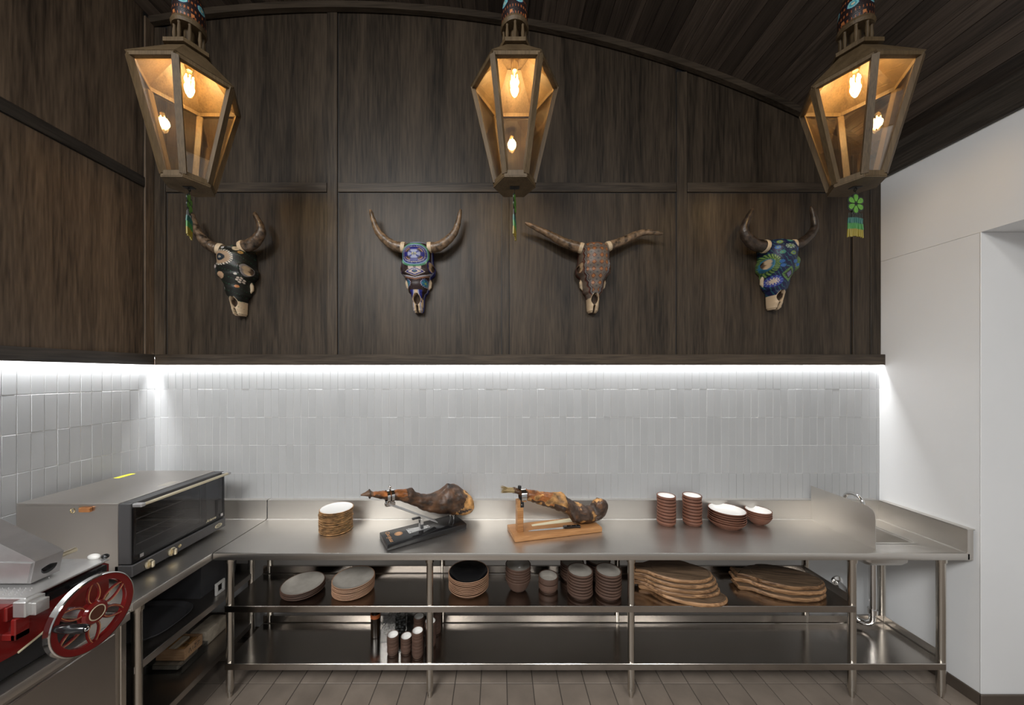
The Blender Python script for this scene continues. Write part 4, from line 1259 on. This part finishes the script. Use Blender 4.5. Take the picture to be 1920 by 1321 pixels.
MB().lathe([(.024, .156), (.028, .162), (.028, .190), (.030, .193), (.030, .200), (0, .200)], 24).build('cap', 'plastic', bo)

# ------------------------------------------------------------------ hams on stands
def ham_line(P0, ang, pix, origin, s):
    """pixels of a crop (origin, scale) turned into (distance along the stand axis, height)"""
    c, sn = math.cos(ang), math.sin(ang); out = []
    for px, py in pix:
        x = origin[0] + px / s; y = origin[1] + py / s
        k = (x - VX) / F
        t = (k * P0[1] - P0[0]) / (c - k * sn)
        d = P0[1] + sn * t
        out.append((t, EYE - (y - VY) * d / F))
    return out


def interp(tab, t):
    if t <= tab[0][0]: return tab[0][1]
    for (a, va), (b, vb) in zip(tab[:-1], tab[1:]):
        if t <= b: return va + (vb - va) * (t - a) / max(1e-6, b - a)
    return tab[-1][1]


def ham_body(top, bot, width, t0, t1, n=64, seg=28, amp=.006, seed=0.0):
    rings = []
    for i in range(n + 1):
        t = t0 + (t1 - t0) * i / n
        a, b = interp(top, t), interp(bot, t); hz = max(.004, (a - b) / 2); zc = (a + b) / 2; hw = interp(width, t)
        e = min(1, (i + .35) / 2.2) * min(1, (n - i + .3) / 5.0) ** .5
        rg_ = []
        for j in range(seg):
            u = 2 * PI * j / seg
            p = Vector((t, hw * e * math.cos(u), zc + hz * (e if i > n - 6 else 1) * math.sin(u)))
            k = 1 + 0 * t
            nz = mnoise.noise(Vector((p.x * 16 + seed, p.y * 16, p.z * 16))) * amp + mnoise.noise(Vector((p.x * 45, p.y * 45 + seed, p.z * 45))) * amp * .45
            dirv = Vector((0, math.cos(u), math.sin(u)))
            rg_.append(p + dirv * nz)
        rings.append(rg_)
    return rings


# ham 1: black stand
A1 = math.radians(33.0); P1 = (-.505, 2.285)
s1 = thing('ham_stand', 'black ham stand with chrome clamp and tilting arm', 'ham stand', (P1[0], P1[1], Z0), A1)
hp1 = Matrix.Translation((0, 0, 0))
BL, BW, BT = .272, .098, .038
bd = MB().box(-BL, BL, -BW, BW, .0, BT, bev=.004, seg=2).build('base_board', 'black_gloss', s1)
t = link('lettering', text_mesh('Cinco', .036, 'gold_print', .25), bd); t.location = (-.232, .035, BT + .0006); t.rotation_euler = (0, 0, -PI / 2)
t = link('lettering', text_mesh('Jotas', .036, 'gold_print', .25), bd); t.location = (-.236, -.040, BT + .0006); t.rotation_euler = (0, 0, -PI / 2)
MB().lathe([(.021, 0), (.0215, .0008), (.0255, .0008), (.026, 0)], 32, (-.172, .012, BT)).lathe([(0, .0006), (.019, .0006)], 32, (-.172, .012, BT)) \
    .build('seal', 'gold_print', bd)
MB().prism([(-.115, .040, BT), (-.115, -.030, BT), (.035, -.016, BT), (.035, .020, BT)], (0, 0, .003)).build('arm_plate', 'aluminium_light', s1)
for y_ in (.028, -.016):
    MB().lathe([(0, .006), (.007, .006), (.008, .003), (.008, 0)], 12, (-.100, y_, BT + .001)).build('bolt', 'chrome', s1)
MB().lathe([(0, .008), (.008, .008), (.010, .003), (.010, 0)], 12, (.022, .002, BT + .001)).build('bolt', 'chrome', s1)
m = MB().box(-.034, -.012, -.018, -.013, BT, BT + .075, bev=.001).box(-.034, -.012, .015, .020, BT, BT + .075, bev=.001).tube([(-.023, -.022, BT + .060), (-.023, .024, BT + .060)], .008, 12)
m.build('upright', 'chrome', s1)
clz = at(735, 944, 2.16).z - Z0
MB().prism([(.085, -.026, BT + .022), (.085, .026, BT + .022), (.085, .026, BT + .028), (.085, -.026, BT + .028)], (-.325, 0, clz - BT - .022)).build('arm', 'aluminium_light', s1)
MB().box(-.085, -.030, -.010, .010, BT + .075, BT + .083).build('lever', 'black_gloss', s1)
m = MB()
for q in (-1, 1):
    m.tube([(.205, q * .028, BT), (.205, q * .03, BT + .055), (.225, q * .030, BT + .07)], .0035, 8)
m.tube([(.205, -.03, BT + .040), (.205, .03, BT + .040)], .0035, 8)
m.build('cradle', 'chrome', s1)
og, sg = (660, 890), 7.68
tp = ham_line(P1, A1, [(125, 285), (240, 225), (300, 235), (480, 235), (620, 215), (780, 210), (875, 190), (905, 240), (1000, 280), (1150, 275), (1280, 225), (1385, 122), (1500, 140), (1640, 230), (1700, 300), (1728, 390)], og, sg)
bt_ = ham_line(P1, A1, [(125, 292), (200, 310), (300, 325), (480, 360), (620, 372), (800, 398), (950, 466), (1080, 525), (1200, 550), (1350, 555), (1480, 560), (1600, 560), (1700, 500), (1728, 410)], og, sg)
T0, T1 = tp[0][0], tp[-1][0]
wd = [(T0, .006), (T0 + .05, .024), (T0 + .10, .027), (T0 + .2, .032), (T0 + .33, .045), (T0 + .45, .065), (T0 + .58, .085), (T0 + .66, .10), (T1 - .03, .095), (T1, .05)]
H1 = thing('cured_ham', 'whole cured ham with dark hoof on the black stand', 'ham', (P1[0], P1[1], 0), A1)


def ham_split(rings, cut_parts, H):
    """one skin, its faces given the look of hoof, shank, rind or cut face"""
    m = MB().loft(rings); n = len(rings[0]); nr = len(rings) - 1
    for i in range(nr):
        for j in range(n):
            m.m[i * n + j] = cut_parts(i / nr, 2 * PI * j / n, rings[i][j])
    return m


def mats1(u, a, p):
    if u < .085: return 4
    nz = mnoise.noise(Vector(p) * 22)
    if u < .36 and math.sin(a) > .15 + nz * .5: return 1
    if u > .83 + .05 * math.sin(a) + nz * .07: return 2 if nz > -.25 else 3
    return 0 if nz < .35 else 3


ham_split(ham_body(tp, bt_, wd, T0, T1, 110, 48, .010, 1.0), mats1, H1).build('ham', ['ham_skin', 'ham_orange', 'ham_fat', 'ham_dark', 'hoof'], H1, ang=60)
hk = interp(tp, T0 + .055); MB().tube([(T0 + .052, .025 * math.cos(q * PI / 8), (interp(tp, T0 + .052) + interp(bt_, T0 + .052)) / 2 + .026 * math.sin(q * PI / 8)) for q in range(16)], .004, 8, closed=True).build('hoof_rim', 'ham_dark', H1)
# ring clamp around the shank
tcl = ham_line(P1, A1, [(548, 300)], og, sg)[0]
cr = []
m = MB()
for dx in (-.016, .010):
    m.lathe([(.040, -.009), (.044, -.009), (.044, .009), (.040, .009), (.040, -.009)], 30, (tcl[0] + dx, 0, tcl[1] - Z0), axis='X')
m.build('clamp', 'chrome', s1)
MB().tube([(tcl[0], 0, tcl[1] - Z0 + .040), (tcl[0], 0, tcl[1] - Z0 + .058)], .006, 10).sphere((tcl[0], 0, tcl[1] - Z0 + .060), .010, 8).build('clamp_screw', 'chrome', s1)
MB().box(tcl[0] - .03, tcl[0] + .03, -.018, .018, tcl[1] - Z0 - .062, tcl[1] - Z0 - .040, bev=.003).build('clamp_base', 'chrome', s1)

# ham 2: wooden stand with knife
A2 = math.radians(13.5); P2 = (.385, 2.328)
s2 = thing('ham_stand', 'wooden ham stand with upright post and chrome ring', 'ham stand', (P2[0], P2[1], Z0), A2)
MB().box(-.312, .312, -.098, .098, 0, .032, bev=.004, seg=2).build('base_board', 'stand_wood', s2)
px_ = -.255
MB().box(px_ - .021, px_ + .021, -.035, .010, .032, .242, bev=.002).build('post', 'stand_wood', s2)
MB().box(px_ + .0, px_ + .024, -.038, .013, .195, .246, bev=.002).build('post_plate', 'black_matte', s2)
MB().lathe([(0, .002), (.004, .002), (.005, 0)], 10, (px_ + .008, -.038, .215), axis='Y').build('screw', 'chrome', s2)
og2, sg2 = (920, 890), 8.0
cl = ham_line(P2, A2, [(470, 290)], og2, sg2)[0]
m = MB().lathe([(.045, -.017), (.049, -.017), (.049, .017), (.045, .017), (.045, -.017)], 32, (cl[0], -.01, cl[1] - Z0), axis='X')
m.build('clamp', 'chrome', s2)
MB().tube([(cl[0] - .02, -.01, cl[1] - Z0 + .044), (cl[0] - .02, -.01, cl[1] - Z0 + .062)], .012, 12).build('clamp_screw', 'black_matte', s2)
tp2 = ham_line(P2, A2, [(330, 190), (400, 205), (540, 220), (700, 232), (900, 262), (1080, 278), (1200, 378), (1300, 430), (1450, 470), (1530, 450), (1560, 370), (1630, 325), (1720, 370), (1748, 470)], og2, sg2)
bt2 = ham_line(P2, A2, [(330, 275), (420, 300), (540, 380), (700, 430), (900, 490), (1050, 540), (1150, 590), (1220, 690), (1350, 712), (1500, 690), (1620, 650), (1748, 520)], og2, sg2)
T0, T1 = tp2[0][0], tp2[-1][0]
wd2 = [(T0, .020), (T0 + .08, .027), (T0 + .2, .038), (T0 + .32, .052), (T0 + .42, .065), (T1 - .06, .062), (T1, .035)]
H2 = thing('cured_ham', 'partly carved ham with hairy shank on the wooden stand', 'ham', (P2[0], P2[1], 0), A2)


def mats2(u, a, p):
    nz = mnoise.noise(Vector(p) * 20)
    if u < .10: return 0
    if u < .40 and math.sin(a) > -.35 + nz * .6: return 1 if nz > -.2 else 2
    if u < .52 and math.sin(a) > 0: return 2
    return 3 if nz < .12 else (0 if nz < .38 else 2)


ham_split(ham_body(tp2, bt2, wd2, T0, T1, 110, 48, .013, 4.0), mats2, H2).build('ham', ['ham_skin', 'ham_orange', 'ham_fat', 'ham_dark'], H2, ang=60)
hz0 = (interp(tp2, T0) + interp(bt2, T0)) / 2
hm = MB()
for i in range(120):
    a = random.uniform(0, 2 * PI); r = .017 * math.sqrt(random.random())
    y, z = r * math.cos(a), r * math.sin(a)
    hm.tube([(T0 + .02, y, hz0 + z), (T0 - .03, y * 1.05, hz0 + .004 + z), (T0 - .072 + random.uniform(-.012, .012), y * 1.75, hz0 + .012 + z * 1.5)], [.0022, .0018, .0006], 4)
o = hm.build('hair_tuft', 'hair', H2); tag(o, kind='stuff')
# carving knife lying on the board
kn = thing('carving_knife', 'long carving knife with black riveted handle on the wooden board', 'knife', (P2[0], P2[1], Z0 + .033), A2)
kn.rotation_euler = (0, 0, A2 - math.radians(4))
MB().prism([(-.20, -.052, .001), (-.185, -.058, .001), (.055, -.060, .001), (.055, -.034, .001), (-.16, -.040, .001)], (0, 0, .002)).build('blade', 'chrome', kn)
hn = MB().prism([(.05, -.058, 0), (.09, -.060, 0), (.13, -.057, 0), (.165, -.064, 0), (.170, -.052, 0), (.16, -.036, 0), (.12, -.040, 0), (.08, -.036, 0), (.05, -.036, 0)], (0, 0, .014)).build('handle', 'black_gloss', kn)
for q in (.07, .105, .14):
    MB().lathe([(0, .001), (.003, .001), (.0035, 0)], 8, (q, -.047, .014)).build('rivet', 'chrome', hn)
MB().prism([(-.15, .028, .0), (.165, .030, .0), (.165, .088, .0), (-.15, .052, .0)], (0, 0, .0012)).build('board_sheen', 'ivory', s2, (0, 0, .0325))  # thin ivory sheet painting a bright reflection onto the board top

# ------------------------------------------------------------------ olive-wood boards
def board_outline(L, W, hl, hw, seed, n=72):
    """paddle: oval body of half-length L, half-width W, handle towards -x"""
    pts = []
    for i in range(n):
        a = -PI + 2 * PI * (i + .5) / n
        c, s_ = math.cos(a), math.sin(a)
        x, y = L * c, W * s_ * (1 - .08 * c)
        if c < -.80:
            k = (-.80 - c) / .20; sy = math.copysign(1, s_)
            x = -L * .80 - hl * min(1, k * 1.7)
            y0 = W * .6 * 1.06
            y = sy * (hw + (y0 - hw) * max(0, 1 - k * 3.2) ** 1.3) if abs(s_) > .10 else sy * hw * min(1, abs(s_) / .10)
        nz = mnoise.noise(Vector((math.cos(a) * 1.7 + seed, math.sin(a) * 1.7, seed * 2))) * .045 + mnoise.noise(Vector((math.cos(a) * 6 + seed, math.sin(a) * 6, seed))) * .014
        pts.append(Vector((x * (1 + nz), y * (1 + nz * 1.6) + nz * .4, 0)))
    return pts


def make_board(x, y, z, L, W, hl, hw, th_, rz, seed, label, group, groove=True):
    B = thing('cutting_board', label, 'cutting board', (x, y, z), rz, group)
    o = board_outline(L, W, hl, hw, seed); n = len(o); rings = []
    for (k, zz) in ((.955, 0), (.988, .004), (1.004, th_ * .5), (.992, th_ - .004), (.965, th_)):
        rg_ = []
        for i, p in enumerate(o):
            w_ = mnoise.noise(Vector((p.x * 14 + seed, p.y * 14, zz * 60))) * .0035
            rg_.append((p.x * k + w_, p.y * k + w_, zz))
        rings.append(rg_)
    m = MB().loft(rings)
    for i in range(len(m.f) - 2): m.m[i] = 1
    m.build('board', ['olive', 'olive_edge'], B, ang=40)
    if groove:
        q = [(L * .86 * math.cos(a * PI / 24) + .01, W * .84 * math.sin(a * PI / 24), th_ + .0002) for a in range(48)]
        MB().tube(q, .0026, 6, closed=True, flat=.35).build('juice_groove', 'bone_dark', B)
    return B


gL = 'olive wood boards in the left pile'; gR = 'olive wood boards in the right pile'
zz = Z1
for i, (dx, dy, L, W, rz, lab) in enumerate((
        (.030, -.040, .225, .130, -17, 'olive wood paddle board at the bottom of the left pile, edge over the shelf lip'),
        (.000, -.008, .232, .128, -13, 'olive wood paddle board second from the bottom of the left pile'),
        (-.004, .000, .228, .132, -11, 'olive wood paddle board in the middle of the left pile'),
        (-.006, .006, .222, .126, -12, 'olive wood paddle board second from the top of the left pile'),
        (-.004, .010, .205, .122, -10, 'oval olive wood board topping the left pile'))):
    make_board(1.185 + dx, 2.205 + dy, zz, L, W, .115, .036, .0245, math.radians(rz), 1.7 + i * 3.1, lab, gL); zz += .0252
zz = Z1
for i, (dx, dy, L, W, rz, lab) in enumerate((
        (.000, -.020, .225, .120, -9, 'olive wood paddle board at the bottom of the right pile'),
        (.006, .004, .232, .126, -13, 'olive wood paddle board in the middle of the right pile'),
        (.010, .010, .226, .124, -12, 'olive wood paddle board topping the right pile, handle to the left'))):
    make_board(1.870 + dx, 2.215 + dy, zz, L, W, .115, .038, .0265, math.radians(rz), 21.3 + i * 2.7, lab, gR); zz += .0275

# ------------------------------------------------------------------ things stored under the left table
tb = thing('storage_tub', 'dark grey plastic storage tub on the left table middle shelf', 'tub', (-2.05, 2.25, Z1))
rg = []
for k_, z_ in ((.93, 0), (1.0, .20), (1.04, .20), (1.04, .215), (.985, .215), (.92, .012)):
    rg.append([(sx * .19 * k_, sy * .15 * k_, z_) for sx, sy in ((-1, -1), (1, -1), (1, 1), (-1, 1))])
MB().loft(rg, caps=False).add(rg[0], [(0, 1, 2, 3)]).add(rg[-1], [(0, 1, 2, 3)]).build('tub', 'tub_grey', tb, ang=20)
MB().box(-.14, .14, -.12, .12, .16, .208, bev=.01).build('contents', 'tub_blue', tb)
ty = thing('serving_tray', 'dark curved plastic tray under the storage tub edge', 'tray', (-2.06, 1.90, Z1))
rg = []
for k_, z_ in ((.90, .0), (1.0, .018), (1.0, .022), (.97, .022), (.88, .004)):
    rg.append([(.255 * k_ * math.copysign(abs(math.cos(q * PI / 16)) ** .6, math.cos(q * PI / 16)), .165 * k_ * math.copysign(abs(math.sin(q * PI / 16)) ** .6, math.sin(q * PI / 16)), z_) for q in range(32)])
MB().loft(rg, caps=False).add(rg[0], [tuple(range(32))]).add(rg[-1], [tuple(range(32))]).build('tray', 'tub_grey', ty, ang=40)
tgm = MB()
for a, b, c, d in ((-.035, .035, 0, .016), (-.035, .035, .060, .076), (-.035, -.019, .016, .060), (.019, .035, .016, .060)):
    tgm.box(-.006, .006, a, b, c, d, bev=.002)
tag(tgm.build('plastic_handle', 'white_plastic', None, (-1.800, 2.17, Z1)), 'small white plastic loop handle on the left table middle shelf', 'handle')
cb = thing('clear_box', 'clear plastic tray under the small wooden crate', 'container', (-1.97, 2.06, Z2))
MB().box(-.11, .11, -.09, .09, 0, .004).box(-.11, -.107, -.09, .09, .004, .056).box(.107, .11, -.09, .09, .004, .056).box(-.107, .107, -.09, -.087, .004, .056).box(-.107, .107, .087, .09, .004, .056).box(-.112, .112, -.092, .092, .054, .057, bev=.001).build('box_wall', 'plastic', cb, ang=0)
MB().box(-.09, .07, -.07, .07, .005, .04, bev=.008).build('contents', 'cream_pack', cb)
wc = thing('wooden_crate', 'small open wooden crate of flat packets on bottom shelf', 'crate', (-1.955, 2.06, Z2 + .0585))
for a, b, c, d, nm in ((-.085, .085, -.062, -.055, 'side_board'), (-.085, .085, .055, .062, 'side_board'), (-.085, -.078, -.055, .055, 'end_board'), (.078, .085, -.055, .055, 'end_board')):
    MB().box(a, b, c, d, 0, .066, bev=.001).build(nm, 'crate_wood', wc)
MB().box(-.078, .078, -.055, .055, 0, .006).build('bottom_board', 'crate_wood', wc)
for i in range(3):
    MB().box(-.07 + i * .046, -.03 + i * .046, -.05, .05, .007, .056 + .006 * (i % 2), bev=.002).build('packet', 'cream_pack' if i % 2 else 'ham_fat', wc)
m = MB()
for i, (a, b, c, d) in enumerate(((-.032, .022, -.026, .046), (-.022, .046, -.016, .022), (-.006, .022, -.006, .046), (.004, .046, .018, .044), (.018, .044, .004, .024), (.004, .024, .018, .022), (.026, .046, .040, .044), (.040, .044, .026, .022))):
    m.tube([(.0853, a, b), (.0853, c, d)], .0014, 4)
m.build('stamped_mark', 'bead_black', wc)
pk = MB().box(-.055, .055, -.085, .085, 0, .095, bev=.012, seg=2).build('wrapped_package', 'cream_pack', None, (-1.945, 2.255, Z2)); tag(pk, 'cream wrapped package behind the wooden crate on bottom shelf', 'package')
